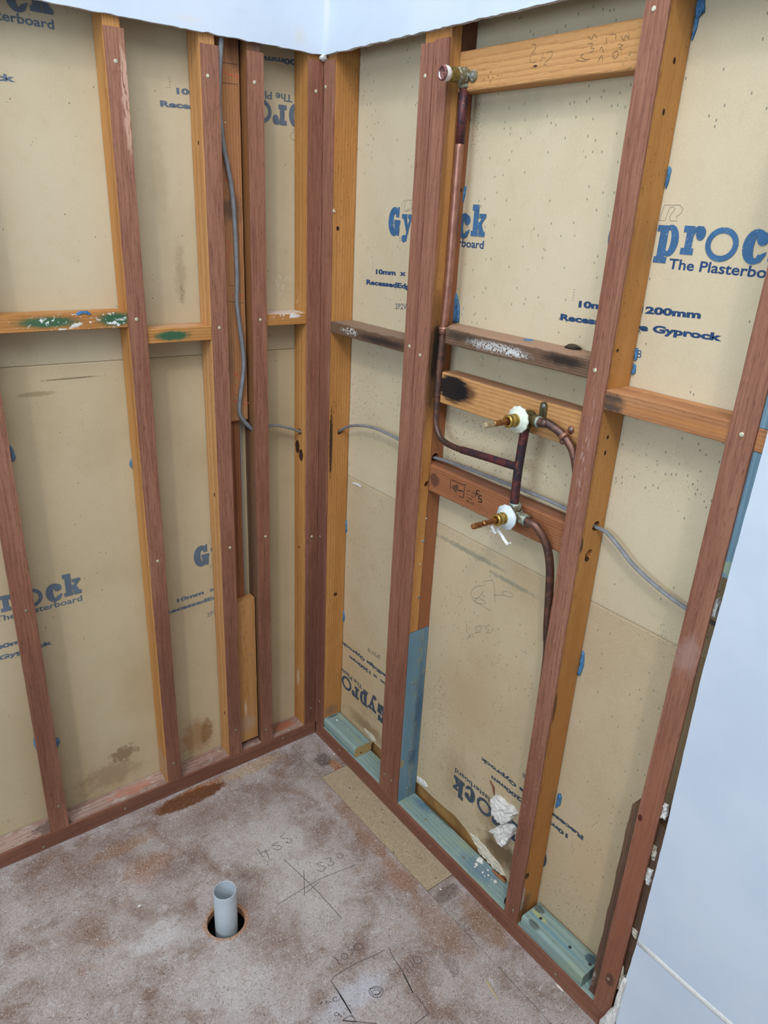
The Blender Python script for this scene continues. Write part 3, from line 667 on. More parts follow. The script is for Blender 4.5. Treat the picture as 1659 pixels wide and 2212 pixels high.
# ---- blue stud adhesive squeezed out along the board behind the studs
ADH = plain('blue_adhesive', (70, 116, 158), .55, 0, .15, 120, bump=.001)
ADHD = plain('grey_blue_adhesive', (92, 118, 140), .6, 0, .15, 120, bump=.001)
z4 = lambda pts: q(1340, 0, 5.53, pts)
for par, ax, val, nr, mt, pts in (
    (B_RU, 'x', XR, (-1, 0, 0), ADH, z4([(935, -20), (1020, -20), (1015, 150), (985, 100), (955, 140), (930, 290), (900, 400), (860, 500), (855, 490), (890, 370), (895, 260), (910, 160)])),
    (B_RU, 'x', XR, (-1, 0, 0), ADH, q(1000, 0, 2.517, [(1128, 905), (1136, 925), (1122, 990), (1105, 1030), (1112, 960)])),
    (B_RU, 'x', XR, (-1, 0, 0), ADH, q(780, 400, 5.53, [(1135, 1280), (1160, 1330), (1180, 1450), (1175, 1640), (1100, 1640), (1110, 1560), (1100, 1490), (1125, 1400)])),
    (B_RU, 'x', XR, (-1, 0, 0), ADH, q(780, 400, 5.53, [(1245, 20), (1262, 10), (1240, 150), (1225, 210), (1232, 90)])),
    (B_RU, 'x', XR, (-1, 0, 0), ADH, q(1000, 700, 2.517, [(942, 130), (955, 130), (950, 190), (938, 200)])),
    (B_RU, 'x', XR, (-1, 0, 0), ADH, q(1000, 700, 2.517, [(930, 215), (943, 225), (938, 270), (922, 275)])),
    (B_RL, 'x', XR, (-1, 0, 0), ADH, q(620, 1300, 2.304, [(1472, 240), (1482, 255), (1478, 320), (1460, 370), (1448, 360), (1462, 300)])),
    (B_RL, 'x', XR, (-1, 0, 0), ADH, q(960, 1600, 5.184, [(1275, 590), (1305, 590), (1318, 640), (1300, 720), (1250, 755), (1262, 680)])),
    (B_RL, 'x', XR, (-1, 0, 0), ADH, q(480, 1240, 5.53, [(1440, 420), (1455, 440), (1468, 520), (1455, 570), (1432, 600)])),
    (B_RL, 'x', XR, (-1, 0, 0), ADH, q(480, 880, 5.53, [(1475, 1330), (1490, 1350), (1492, 1490), (1468, 1510)])),
    (B_LL, 'y', YL, (0, -1, 0), ADHD, q(0, 640, 2.304, [(48, 740), (66, 760), (78, 800), (70, 822), (55, 820)])),
    (B_LL, 'y', YL, (0, -1, 0), ADHD, q(0, 640, 2.304, [(655, 805), (645, 820), (644, 840), (655, 855), (662, 855)])),
    (B_LL, 'y', YL, (0, -1, 0), ADHD, q(0, 1300, 2.304, [(270, 672), (295, 680), (300, 700), (285, 725), (235, 740), (185, 740), (165, 710), (165, 680), (185, 665)]))):
    bm = bmesh.new(); slab_bm(bm, [P(u, v, ax, val) for u, v in pts], nr, .004, len(pts), .0015)
    bm_obj('adhesive_blob', bm, mt, par, smooth=True)

# ================================================================ LEFT WALL FRAMING
def pc(u, v, ax, val): return P(u, v, ax, val)
FS = .0055                                   # face of the studs behind the 5.5 mm hardwood battens
DARKGAP = None
LBAT = [  # x0, x1, ztop, lean bottom, lean top, nails (u,v), label
    (-.8519, -.8040, 1.990, .0005, -.0005, ((57, 1319), (127, 1742)), 'reddish hardwood batten nearest the left edge of the photo'),
    (-.5184, -.4777, 1.982, .0014, .0000, ((250, 132), (295, 690), (341, 1212), (376, 1649)), 'left wall hardwood batten with frayed pale edge at its top'),
    (-.3143, -.2730, 1.982, -.0020, .0012, ((449, 164), (474, 708), (497, 1183), (510, 1577)), 'left wall hardwood batten just left of the hanging grey cable'),
    (-.2029, -.1624, 1.984, -.0014, .0008, ((550, 178), (563, 691), (574, 1159), (575, 1577)), 'left wall hardwood batten just right of the hanging grey cable'),
    (-.0413, -.0004, 1.990, .0004, 0, ((683, 197), (674, 1159), (672, 1530)), 'hardwood batten on the left side of the room corner')]
for k, (x0, x1, zt, l0, l1, nl, lab) in enumerate(LBAT):
    tints = [blob(((x0 + x1) / 2, 0, .35), (.05, .05, .5), (84, 48, 40), n=.9, s=9, soft=.9, a=.35)]  # soft tint, darker over the lower part of each batten
    if k == 1: tints.append(blob((x1 - .006, 0, 1.85), (.012, .02, .13), (196, 158, 138), n=1.2, s=160, soft=.5, a=.8, st=(1, 1, .22), sp=.42, ss=200))
    if k == 4: tints = [blob((-.02, 0, .3), (.05, .05, .7), (74, 40, 36), n=.6, s=9, soft=.9, a=.5)]
    o = timber('hardwood_batten', (x0, x1), (0, .0052), (.0486, zt), 'z', wood('hard', 'z', tints), lab, 'batten', 'hardwood battens on the left wall studs', r=.0006, jit=.00018, lean=(0, l0, l1))
    for u, v in nl: fastener('nail', o, pc(u, v, 'y', -.0002), (0, -1, 0), .0040, .0010, NAIL if v < 1300 else NAILD)
def stud(name, x, y, z, kind, stains, label, **k): return timber(name, x, y, z, 'z', wood(kind, 'z', stains, fleck=k.pop('fleck', 0)), label, 'stud', k.pop('group', None), r=.0022, **k)
GL = 'pine studs of the left wall'
s1 = stud('wall_stud', (-.8420, -.8060), (FS, YL - .001), (.046, 2.38), 'red', [], 'reddish stud behind the leftmost hardwood batten', group=GL)
s2 = stud('wall_stud', (-.5184, -.4830), (FS, YL - .001), (.046, 2.38), 'pine', [blob((-.52, .04, .10), (.02, .05, .06), (170, 140, 112), n=1.3, s=60, a=.6)], 'pine stud behind the second batten from the left, between the green-sprayed noggings', group=GL)
s3 = stud('wall_stud', (-.3150, -.2780), (FS, YL - .001), (.046, 2.38), 'pale', [blob((-.315, .03, 1.79), (.01, .004, .006), (70, 34, 20), n=.6, s=200), blob((-.315, .03, .93), (.01, .004, .008), (70, 34, 20), n=.6, s=200), blob((-.315, .03, .20), (.01, .004, .008), (60, 30, 20), n=.6, s=200)], 'pale pine stud left of the hanging grey cable', group=GL)
s4 = stud('wall_stud', (-.2000, -.1660), (FS, YL - .001), (.046, 2.38), 'old', [blob((-.2, .03, 1.6), (.03, .05, .9), (132, 84, 40), n=.8, s=14, soft=.8, a=.75), blob((-.2, .03, .35), (.03, .05, .6), (104, 62, 34), n=.8, s=14, soft=.8, a=.6)], 'dark brown stud right of the hanging grey cable', group=GL)
s5 = stud('wall_stud', (-.0413, .0035), (FS, YL - .001), (.046, 2.38), 'pine', [
    blob((-.0413, .050, 1.020), (.02, .013, .022), (58, 30, 20), n=.5, s=120, soft=.2), blob((-.0413, .030, 1.00), (.02, .012, .02), (58, 30, 20), n=.5, s=120, soft=.2),
    blob((-.0413, .04, .70), (.02, .006, .004), (70, 40, 24), n=.9, s=160), blob((-.0413, .05, 1.45), (.02, .02, .05), (224, 210, 186), n=1.4, s=90, a=.4, soft=.8, sp=.54, ss=90),
    blob((-.0413, .045, .22), (.02, .012, .05), (206, 190, 172), n=1.2, s=70, a=.6, soft=.8)], 'orange pine corner stud on the left wall with a big dark knot', fleck=.10)
bore(s4, [((-.215, .028, 1.108), (-.185, .036, 1.100), .010)])
bore(s5, [((-.060, .036, 1.070), (-.02, .040, 1.066), .009)])
# cavity between third and fourth batten: board on top, deep stud, lower packer
o = timber('blocking_board', (-.2740, -.2060), (.034, .052), (1.1280, 2.36), 'z', wood('oreg', 'z', [blob((-.24, .034, 1.655), (.05, .05, .045), (92, 74, 62), n=1.2, s=50, soft=.8, a=.75), blob((-.21, .034, 1.99), (.03, .05, .06), (90, 62, 50), n=1.2, s=30, a=.5),
      blob((-.255, .034, 1.30), (.02, .05, .12), (120, 96, 78), n=1.2, s=20, soft=.9, a=.5)]), 'weathered brown board behind the hanging grey cable, marked in red crayon', 'board', r=.0015)
RED = plain('red_crayon', (206, 92, 76), .8); n5 = lambda pts: q(240, 640, 3.95, pts); n6 = lambda pts: q(440, 80, 6.91, pts)
marks('crayon_mark', o, [n5([(1050, 655), (1065, 665), (1060, 685), (1085, 650), (1075, 675)]), n5([(1092, 680), (1100, 695), (1110, 680)]), n5([(1075, 755), (1045, 770), (1035, 800), (1055, 835), (1080, 840)]), n5([(1035, 888), (1075, 900)]), n5([(1115, 925), (1135, 920), (1175, 910)]),
      n6([(265, 510), (340, 545), (430, 570), (520, 595)]), n6([(310, 2120), (370, 2135), (390, 2145)]), n6([(480, 2140), (500, 2155), (515, 2170)]), q(0, 0, 2.304, [(1128, 1195), (1145, 1225), (1135, 1260), (1130, 1290), (1160, 1310)]), q(0, 0, 2.304, [(1135, 1465), (1180, 1470), (1215, 1472)])], 'y', .034, (0, -1, 0), .0018, RED)
marks('pencil_marking', o, [n6([(265, 380), (510, 410)]), n6([(270, 680), (510, 708)]), q(0, 0, 2.304, [(1135, 1500), (1215, 1508)]), q(0, 0, 2.304, [(1135, 1422), (1215, 1425)])], 'y', .034, (0, -1, 0), .0010, PENC)
fastener('nail', o, pc(487, 265, 'y', .034), (0, -1, 0), .0022, .001, NAIL)
timber('wall_stud', (-.2740, -.2265), (.046, YL - .001), (.046, 1.60), 'z', wood('rust', 'z', [blob((-.262, .046, .70), (.012, .03, .035), (52, 20, 14), n=.5, s=60, soft=.3), blob((-.245, .046, .90), (.005, .03, .35), (96, 44, 24), n=.8, s=30, a=.5)]), 'deep-set reddish stud showing below the crayon-marked board', 'stud', r=.001)
bm = bmesh.new(); tube_bm(bm, [(-.2180, .0600, .55), (-.2185, .0602, .8), (-.2178, .0600, 1.13)], .0016, 6)  # thin rod drawn for the silver line in the gap
tag(bm_obj('silver_line', bm, plain('silver_edge', (186, 184, 188), .4, .4)), 'thin silver line in the narrow gap beside the deep-set stud', 'strip')
o = timber('packing_block', (-.2735, -.2040), (.0245, .0560), (.0640, .5790), 'z', wood('pale', 'z', [blob((-.24, .0245, .13), (.04, .02, .05), (176, 150, 132), n=1.2, s=50, a=.6, soft=.8), blob((-.245, .0245, .19), (.006, .02, .035), (216, 196, 176), n=.8, s=40, a=.7, soft=.8)], ring=(-.24, .10, .4)), 'pale pine block standing low in the gap between two hardwood battens', 'block', r=.0015)
for u, v in ((540, 1414), (539, 1530), (538, 1506), (520, 1375)): fastener('nail', o, pc(u, v, 'y', .0245), (0, -1, 0), .0020, .0012, SCREWM)
# noggings
GRN = (38, 92, 66)
def nogging(x, y, z, axis, kind, stains, label, **k): return timber('nogging', x, y, z, axis, wood(kind, axis, stains, ring=k.pop('ring', None), fleck=k.pop('fleck', 0)), label, 'nogging', r=.0016, **k)
WHT = (226, 228, 228)
n1 = nogging((-1.30, -.5194), (.0050, YL - .001), (1.3920, 1.4265), 'x', 'pine', [
    blob((-.690, .005, 1.411), (.085, .02, .016), GRN, n=.5, s=90, soft=.6, a=.92), blob((-.545, .005, 1.411), (.055, .02, .020), GRN, n=.5, s=90, soft=.6, a=.95),
    blob((-.67, .005, 1.408), (.07, .02, .016), WHT, n=1.0, s=60, a=.95, sp=.56, ss=75, st=(.5, 1, 1)), blob((-.56, .005, 1.402), (.05, .02, .014), WHT, n=1.0, s=60, a=.95, sp=.54, ss=75, st=(.5, 1, 1)),
    blob((-.62, .005, 1.410), (.16, .02, .022), WHT, n=1.0, s=60, a=.9, sp=.61, ss=130), blob((-.65, .04, 1.43), (.3, .04, .004), (206, 176, 150), n=.6, s=30, a=.55)],
    'long nogging on the left edge, sprayed green twice and splashed white')
bm = bmesh.new(); slab_bm(bm, [pc(u, v, 'y', .005) for u, v in q(0, 640, 5.53, [(905, 205), (950, 175), (1040, 172), (1085, 200), (1080, 225), (1040, 200), (965, 200), (935, 228), (912, 225)])], (0, -1, 0), .0015, 4, .0006)
bm_obj('adhesive_blob', bm, ADH, n1, smooth=True)
nogging((-.4826, -.3152), (.0052, YL - .001), (1.3510, 1.3850), 'x', 'pine', [blob((-.415, .005, 1.367), (.055, .02, .0145), GRN, n=.5, s=90, soft=.5, a=.95), blob((-.40, .04, 1.386), (.1, .04, .004), (206, 170, 140), n=.6, s=30, a=.55)], 'short nogging with a single green spray patch', ring=(-.4, .02, 1.33))
nogging((-.1655, -.0418), (.0052, YL - .001), (1.3775, 1.4065), 'x', 'pine', [blob((-.10, .04, 1.408), (.1, .05, .006), (214, 204, 196), n=1.0, s=60, a=.8), blob((-.10, .005, 1.400), (.055, .02, .009), WHT, n=1.3, s=60, a=.95, sp=.50, ss=60)], 'short nogging beside the corner with white plaster on its top')
timber('bottom_plate', (-2.2, .004), (.0055, YL - .001), (0, .0455), 'x', wood('dirty', 'x', [blob((-.10, .04, .046), (.05, .02, .02), (164, 96, 66), n=1.4, s=50, a=.7), blob((-.62, .04, .046), (.08, .02, .02), (176, 112, 92), n=1.6, s=50, a=.6), blob((-.84, .03, .046), (.06, .03, .02), (76, 62, 58), n=1.6, s=50, a=.7)]), 'dusty scuffed bottom plate of the left wall', 'bottom plate', r=.002)
o = timber('hardwood_batten', (-2.2, -.0002), (-.0002, .0050), (.0012, .0486), 'x', wood('hard', 'x', [blob((-.5, 0, .02), (.9, .02, .05), (84, 50, 44), n=.7, s=10, soft=.9, a=.5)]), 'horizontal hardwood batten along the foot of the left wall', 'batten', r=.0006, jit=.0002)
for u, v in ((271, 1747), (612, 1595), (95, 1830)): fastener('nail', o, pc(u, v, 'y', -.0004), (0, -1, 0), .0040, .001, NAILD)

# ================================================================ RIGHT WALL FRAMING
RB = [(-.0445, -.0004, 1.990, 0, 0, ((703, 188), (691, 1159), (690, 1515)), 'hardwood batten on the right side of the room corner'),
      (-.4056, -.3651, 1.982, 0, 0, ((918, 164), (884, 748), (831, 1673)), 'left one of two hardwood battens butted together beside the shower pipe'),
      (-.4505, -.4076, 1.985, 0, 0, ((907, 767), (845, 1686)), 'right one of two hardwood battens butted together beside the shower pipe'),
      (-.9352, -.8928, 2.30, .0006, -.0006, ((1412, 19), (1285, 800), (1108, 1967)), 'long scuffed hardwood batten just right of the brass taps'),
      (-1.2107, -1.1683, 2.30, 0, -.0005, ((1602, 939), (1314, 2115)), 'hardwood batten beside the white panel at the right edge')]
for k, (y0, y1, zt, l0, l1, nl, lab) in enumerate(RB):
    tints = [blob((0, (y0 + y1) / 2, .25), (.05, .05, .5), (98, 52, 40), n=.8, s=9, soft=.9, a=.4)]  # same darker tint over the lower part of the right battens
    if k == 3: tints += [blob((0, -.914, 1.25), (.05, .012, .16), (176, 150, 146), n=1.2, s=120, soft=.5, a=.6, st=(1, 1, .2), sp=.56, ss=200), blob((0, -.91, .45), (.05, .03, .25), (168, 140, 134), n=1.2, s=120, soft=.5, a=.5, st=(1, .3, 1), sp=.62, ss=160)]
    if k == 4: tints += [blob((0, -1.19, .98), (.05, .03, .05), (168, 140, 134), n=1.2, s=60, soft=.7, a=.5), blob((0, -1.19, .5), (.05, .03, .55), (146, 88, 62), n=.8, s=9, soft=.8, a=.55), blob((0, -1.193, .155), (.05, .012, .02), (70, 50, 40), n=.6, s=60, soft=.3, a=.7), blob((0, -1.175, .60), (.05, .006, .010), (78, 30, 22), n=.5, s=60, soft=.4)]
    if k == 0: tints = [blob((0, -.02, .5), (.05, .05, .9), (80, 42, 38), n=.6, s=9, soft=.9, a=.5)]
    o = timber('hardwood_batten', (0, .0052), (y0, y1), (.0486, zt), 'z', wood('hard', 'z', tints), lab, 'batten', 'hardwood battens on the right wall studs', r=.0006, jit=.00018, lean=(1, l0, l1))
    for u, v in nl: fastener('nail', o, pc(u, v, 'x', -.0002), (-1, 0, 0), .0040, .0010, NAIL if v < 1000 else NAILD)
o = timber('hardwood_batten', (-.0002, .0050), (-2.0, -.0056), (.0012, .0486), 'y', wood('hard', 'y', [blob((0, -.6, .02), (.02, .9, .05), (92, 54, 46), n=.7, s=10, soft=.9, a=.4)]), 'horizontal hardwood batten along the foot of the right wall', 'batten', r=.0006, jit=.0002)
for u, v in ((733, 1621), (929, 1828), (1200, 2105)): fastener('nail', o, pc(u, v, 'x', -.0004), (-1, 0, 0), .0040, .001, NAILD)
XB = XR - .001
r1 = stud('wall_stud', (FS, XB), (-.0450, .0035), (.0870, 2.38), 'pine', [
    blob((.02, -.045, 1.62), (.006, .02, .007), (48, 24, 14), n=.6, s=200), blob((.04, -.045, .55), (.008, .02, .008), (70, 36, 18), n=.8, s=160), blob((.012, -.045, 1.05), (.006, .02, .12), (34, 26, 22), n=.9, s=120, soft=.3, a=.9),
    blob((.02, -.045, 1.15), (.010, .02, .05), (50, 28, 16), n=.9, s=300, sp=.60, ss=300), blob((.035, -.045, .11), (.04, .02, .035), (126, 98, 80), n=1.2, s=70, soft=.8, a=.7)],
    'orange pine corner stud on the right wall with a bored cable hole', fleck=.16)
bore(r1, [((.045, -.060, 1.077), (.043, -.030, 1.077), .0095)])
# shower pipe stud: packing strip in front of the old stud, new blue treated length below
CH = [blob((.02, -.4505, 1.375), (.03, .05, .075), (20, 17, 16), n=.5, s=60, soft=.35, a=.97, st=(1, 1, .4)), blob((.02, -.4505, 1.29), (.03, .05, .10), (48, 32, 24), n=.8, s=60, soft=.8, a=.8), blob((.02, -.4505, 1.46), (.03, .05, .08), (70, 44, 28), n=.8, s=60, soft=.9, a=.6)]
t2 = empty('wall_stud', (.04, -.43, .634), label='old orange stud behind the shower pipe, scorched black halfway up', cat='stud')
st_p = timber('packing_strip', (FS, .0335), (-.4505, -.372), (.6340, 2.38), 'z', wood('pine', 'z', CH + [blob((.01, -.4505, 1.8), (.008, .02, .9), (120, 84, 56), n=1, s=30, a=.5)], fleck=.14), parent=t2, r=.001)
st_b = timber('stud_length', (.0345, XB), (-.4490, -.372), (.6340, 2.38), 'z', wood('rust', 'z', [blob((.05, -.45, 1.98), (.05, .05, .05), (86, 52, 40), n=.9, s=30, a=.7), blob((.062, -.449, 1.715), (.006, .02, .006), (60, 30, 18), n=.4, s=90)] + CH[:1], fleck=.12), parent=t2, r=.001)
bore(st_b, [((.050, -.46, 1.1165), (.050, -.43, 1.1165), .012)])
for (xx, zz, rr) in ((.0285, 1.052, .0085),): 
    bore(st_p, [((xx, -.46, zz), (xx, -.43, zz), rr)])
for u, v, mt in ((921, 1120, NAIL), (915, 1169, SCREWM), (907, 1219, NAIL)): fastener('screw', st_p, pc(u, v, 'y', -.4506), (0, -1, 0), .0045 if mt is SCREWM else .0025, .001, mt)
bs = stud('wall_stud', (FS, XB), (-.4500, -.372), (.0490, .6320), 'bluestud', [blob((.05, -.45, .20), (.03, .05, .05), (52, 82, 112), n=1.2, s=30, soft=.9, a=.7), blob((.012, -.45, .19), (.010, .05, .018), (150, 140, 100), n=.6, s=60, soft=.3, a=.8), blob((.06, -.45, .35), (.02, .05, .2), (44, 76, 108), n=1.2, s=20, soft=.9, a=.6)], 'blue treated stud length standing on the blue bottom plate')
for u, v in ((905, 1290), (893, 1476), (886, 1622), (881, 1703)): fastener('screw', bs, pc(u, v, 'y', -.4502), (0, -1, 0), .0046, .0008, SCREWM); fastener('screw_shade', bs, pc(u, v, 'y', -.4512), (0, -1, 0), .0014, .0004, BLACKM)  # black dots paint the shade in the screw recesses
r3 = stud('wall_stud', (FS, XB), (-.9330, -.8990), (.0490, 2.38), 'pine', [
    blob((.012, -.933, .205), (.010, .02, .011), (62, 44, 30), n=.6, s=160, soft=.3), blob((.02, -.933, .10), (.03, .02, .05), (112, 84, 62), n=1.1, s=70, soft=.7, a=.85),
    blob((.008, -.933, .13), (.010, .02, .05), (170, 158, 150), n=1.0, s=90, soft=.4, a=.8), blob((.035, -.933, 1.055), (.009, .02, .014), (56, 32, 24), n=.6, s=120, soft=.3),
    blob((.008, -.933, 1.085), (.008, .02, .022), (84, 72, 48), n=.6, s=120, soft=.4), blob((.04, -.933, 1.90), (.004, .02, .006), (40, 22, 14), n=.4, s=200), blob((.035, -.933, 1.83), (.004, .02, .006), (40, 22, 14), n=.4, s=200),
    blob((.02, -.933, 1.46), (.005, .02, .004), (70, 40, 20), n=.6, s=200), blob((.035, -.933, 1.30), (.004, .02, .005), (40, 22, 14), n=.4, s=200), blob((.035, -.933, 1.27), (.004, .02, .006), (40, 22, 14), n=.4, s=200),
    blob((.010, -.933, .70), (.008, .02, .05), (80, 56, 36), n=1.0, s=90, soft=.5, a=.8)],
    'broad orange pine stud just right of the brass taps, with cable through it', fleck=.10)
bore(r3, [((.046, -.95, 1.117), (.048, -.92, 1.117), .0115), ((.040, -.95, 1.060), (.040, -.925, 1.060), .0095)])
# noggings and tap boards
MOLD = lambda y_, z_, ry, rz, a=.8: blob((.005, y_, z_), (.03, ry, rz), (204, 206, 206), n=1.0, s=90, soft=.7, a=a, sp=.44, ss=260)
nogging((.0052, XB), (-.3715, -.0452), (1.3598, 1.3890), 'y', 'old', [blob((.005, -.13, 1.376), (.03, .05, .011), (206, 204, 200), n=1.1, s=70, a=.8, sp=.5, ss=150), blob((.005, -.27, 1.372), (.02, .16, .014), (40, 34, 32), n=.8, s=40, soft=.8, a=.85), blob((.04, -.2, 1.39), (.05, .3, .006), (150, 128, 112), n=.8, s=40, a=.7)], 'dark mouldy nogging between the corner stud and the twin battens')
nb = nogging((.0052, XB), (-.9000, -.5010), (1.4035, 1.4385), 'y', 'old', [blob((.005, -.55, 1.425), (.02, .07, .014), (58, 50, 42), n=.8, s=50, soft=.7, a=.8), MOLD(-.66, 1.420, .11, .014), MOLD(-.70, 1.417, .05, .010, .9), blob((.005, -.83, 1.425), (.02, .07, .014), (34, 28, 26), n=.7, s=50, soft=.7, a=.9), blob((.04, -.68, 1.4390), (.06, .3, .005), (166, 134, 112), n=.7, s=40, a=.85)], 'blackened nogging with a white mould patch, above the taps', endcut=(1, .050))
bm = bmesh.new(); chunk_bm(bm, (.060, -.805, 1.4425), (.009, .018, .005), 3); bm_obj('bark_scrap', bm, plain('bark', (58, 50, 40), .9, 0, .3, 200), nb)
bm = bmesh.new(); slab_bm(bm, [pc(u, v, 'z', 1.4387) + Vector((-.022, 0, 0)) for u, v in ((1146, 733), (1150, 731), (1168, 733), (1166, 736), (1152, 735))], (0, 0, 1), .0012, 5, .0005); bm_obj('adhesive_blob', bm, ADH, nb)
BURN = [blob((.03, -.512, 1.302), (.03, .060, .034), (16, 16, 20), n=.8, s=70, soft=.30, a=.98, st=(1, .18, 2.6)), blob((.03, -.55, 1.300), (.03, .048, .032), (62, 30, 22), n=.9, s=60, soft=.6, a=.8, st=(1, .25, 2.4))]
tu = timber('tap_mounting_board', (.030, XB), (-.9000, -.4725), (1.2612, 1.3335), 'y', wood('pale', 'y', BURN[::-1] + [blob((.05, -.68, 1.334), (.03, .3, .004), (132, 96, 80), n=.7, s=40, a=.7)], ring=(.12, -.6, 1.20), fleck=.08), 'orange board carrying the upper tap, burnt black at one end', 'board', r=.003)
tl = timber('tap_mounting_board', (.030, XB), (-.9000, -.4560), (1.0365, 1.1065), 'y', wood('rust', 'y', [blob((.03, -.475, 1.07), (.03, .02, .02), (66, 42, 34), n=1.2, s=60, a=.7), blob((.05, -.68, 1.108), (.03, .3, .005), (120, 84, 70), n=.7, s=40, a=.6)], fleck=.10), 'reddish stamped board carrying the lower tap', 'board', r=.005)
ts = timber('shower_mounting_board', (.030, XB), (-.9000, -.4540), (1.8935, 1.9640), 'y', wood('pale', 'y', [blob((.03, -.53, 1.915), (.03, .08, .03), (70, 44, 30), n=.8, s=50, soft=.8, a=.8, sp=.62, ss=170), blob((.03, -.86, 1.91), (.03, .05, .03), (104, 110, 60), n=1.0, s=50, soft=.8, a=.7, sp=.6, ss=120), blob((.03, -.656, 1.919), (.02, .006, .002), (40, 22, 16), n=.3, s=200)], ring=(.10, -.7, 1.99), fleck=.12), 'pencilled pine board at the top holding the shower outlet', 'board', r=.003)
n7 = lambda pts: q(1000, 0, 2.517, pts)
marks('pencil_marking', ts, [n7([(375, 245), (392, 240), (395, 265), (375, 290), (365, 320), (370, 340), (400, 335)]), n7([(380, 295), (400, 290)]), n7([(440, 285), (420, 345)]), n7([(430, 315), (450, 312)]), n7([(455, 290), (485, 280), (480, 310), (440, 350), (455, 352)]),
      n7([(615, 325), (650, 335), (670, 330)]), n7([(655, 295), (640, 305), (670, 325), (690, 320)]), n7([(680, 240), (705, 235), (695, 260), (712, 262), (705, 280), (685, 285)]), n7([(680, 195), (700, 215), (712, 185), (730, 205)]), n7([(745, 270), (755, 255), (765, 285)]), n7([(735, 335), (755, 300), (760, 330)]),
      n7([(780, 205), (782, 235)]), n7([(800, 190), (830, 185), (830, 215)]), n7([(840, 275), (815, 290), (825, 318), (845, 300), (838, 275)]), n7([(845, 240), (870, 245), (850, 262), (868, 270)]), n7([(860, 195), (875, 220), (885, 190), (905, 215), (900, 175)])], 'x', .0298, (-1, 0, 0), .0006, PENC)
n8 = lambda pts: q(860, 960, 6.38, pts); STAMP = plain('black_stamp', (44, 34, 32), .8, 0, 0, 260, c2=(130, 76, 50), th=(.55, .66))
marks('ink_stamp', tl, [n8([(718, 620), (720, 560), (730, 495), (745, 490), (840, 535), (900, 555), (935, 555)]), n8([(918, 570), (910, 650), (900, 725), (890, 732), (840, 712)])], 'x', .0298, (-1, 0, 0), .0018, STAMP)
marks('ink_stamp', tl, [n8([(740, 580), (805, 660)]), n8([(762, 568), (825, 638)]), n8([(785, 560), (830, 612)]), n8([(805, 555), (830, 580)]), n8([(830, 630), (900, 650)]), n8([(1065, 720), (1085, 640)]), n8([(1080, 630), (1120, 645)]), n8([(1075, 680), (1110, 690)]),
      n8([(1155, 715), (1120, 705), (1110, 740), (1150, 760), (1150, 795), (1105, 785)])], 'x', .0298, (-1, 0, 0), .0030, STAMP)
bm = bmesh.new(); w0 = P(950 / 6.38 + 860, 585 / 6.38 + 960, 'x', .0297)
for k, (t_, ww) in enumerate((('SCANTLING', .027), ('CERTIFIED', .026), ('TIMBER', .020), ('MILL 001', .028))):
    put_text(bm, t_, ww, .0048, 0, 0, 0, lambda a_, b_, k=k: Vector((.0297, w0.y - a_, w0.z - .0085 * k + b_ - .010)), .03)
# the readable words of the stamp are smudged in the photo: only a rough inked texture is printed
for f_ in list(bm.faces):
    if mnoise.noise(f_.calc_center_median() * 900) > -.05: bm.faces.remove(f_)
bm_obj('ink_stamp', bm, STAMP, tl)
nogging((.0052, XB), (-1.60, -.9335), (1.3568, 1.3925), 'y', 'oreg', [blob((.005, -.95, 1.372), (.03, .035, .022), (62, 56, 52), n=.7, s=90, soft=.5, a=.9), blob((.03, -1.1, 1.372), (.1, .25, .010), (182, 124, 72), n=.8, s=30, soft=.8, a=.6)], 'brown nogging right of the taps, with a grey sooty end')
# bottom plates and blocks
pl_ = timber('bottom_plate', (.0056, XB), (-1.9, -.0060), (0, .0480), 'y', wood('blue', 'y', [blob((.04, -.76, .048), (.04, .09, .02), (84, 112, 140), n=1.2, s=40, a=.6, soft=.8), blob((.06, -.50, .048), (.02, .05, .02), (60, 92, 126), n=1.2, s=40, a=.6, soft=.8), blob((.072, -.55, .048), (.006, .08, .02), (40, 42, 40), n=1.2, s=60, a=.6)]), 'blue-green treated bottom plate of the right wall', 'bottom plate', r=.002)
bore(pl_, [((.040, -.885, .06), (.040, -.885, -.02), .022)])
for u, v in ((1001, 1853), (920, 1770)): fastener('screw', pl_, pc(u, v, 'z', .0481), (0, 0, 1), .0040, .0008, NAILD)
ba = timber('treated_block', (.0075, XB), (-.2240, -.0100), (.0482, .0860), 'y', wood('blue', 'y', [blob((.04, -.05, .086), (.03, .004, .02), (46, 56, 52), n=.9, s=100, a=.8), blob((.045, -.12, .086), (.01, .05, .01), (220, 226, 220), n=1.2, s=60, a=.9, sp=.62, ss=150)]), 'blue treated offcut with pale sawn end lying beside the corner', 'block', r=.009)
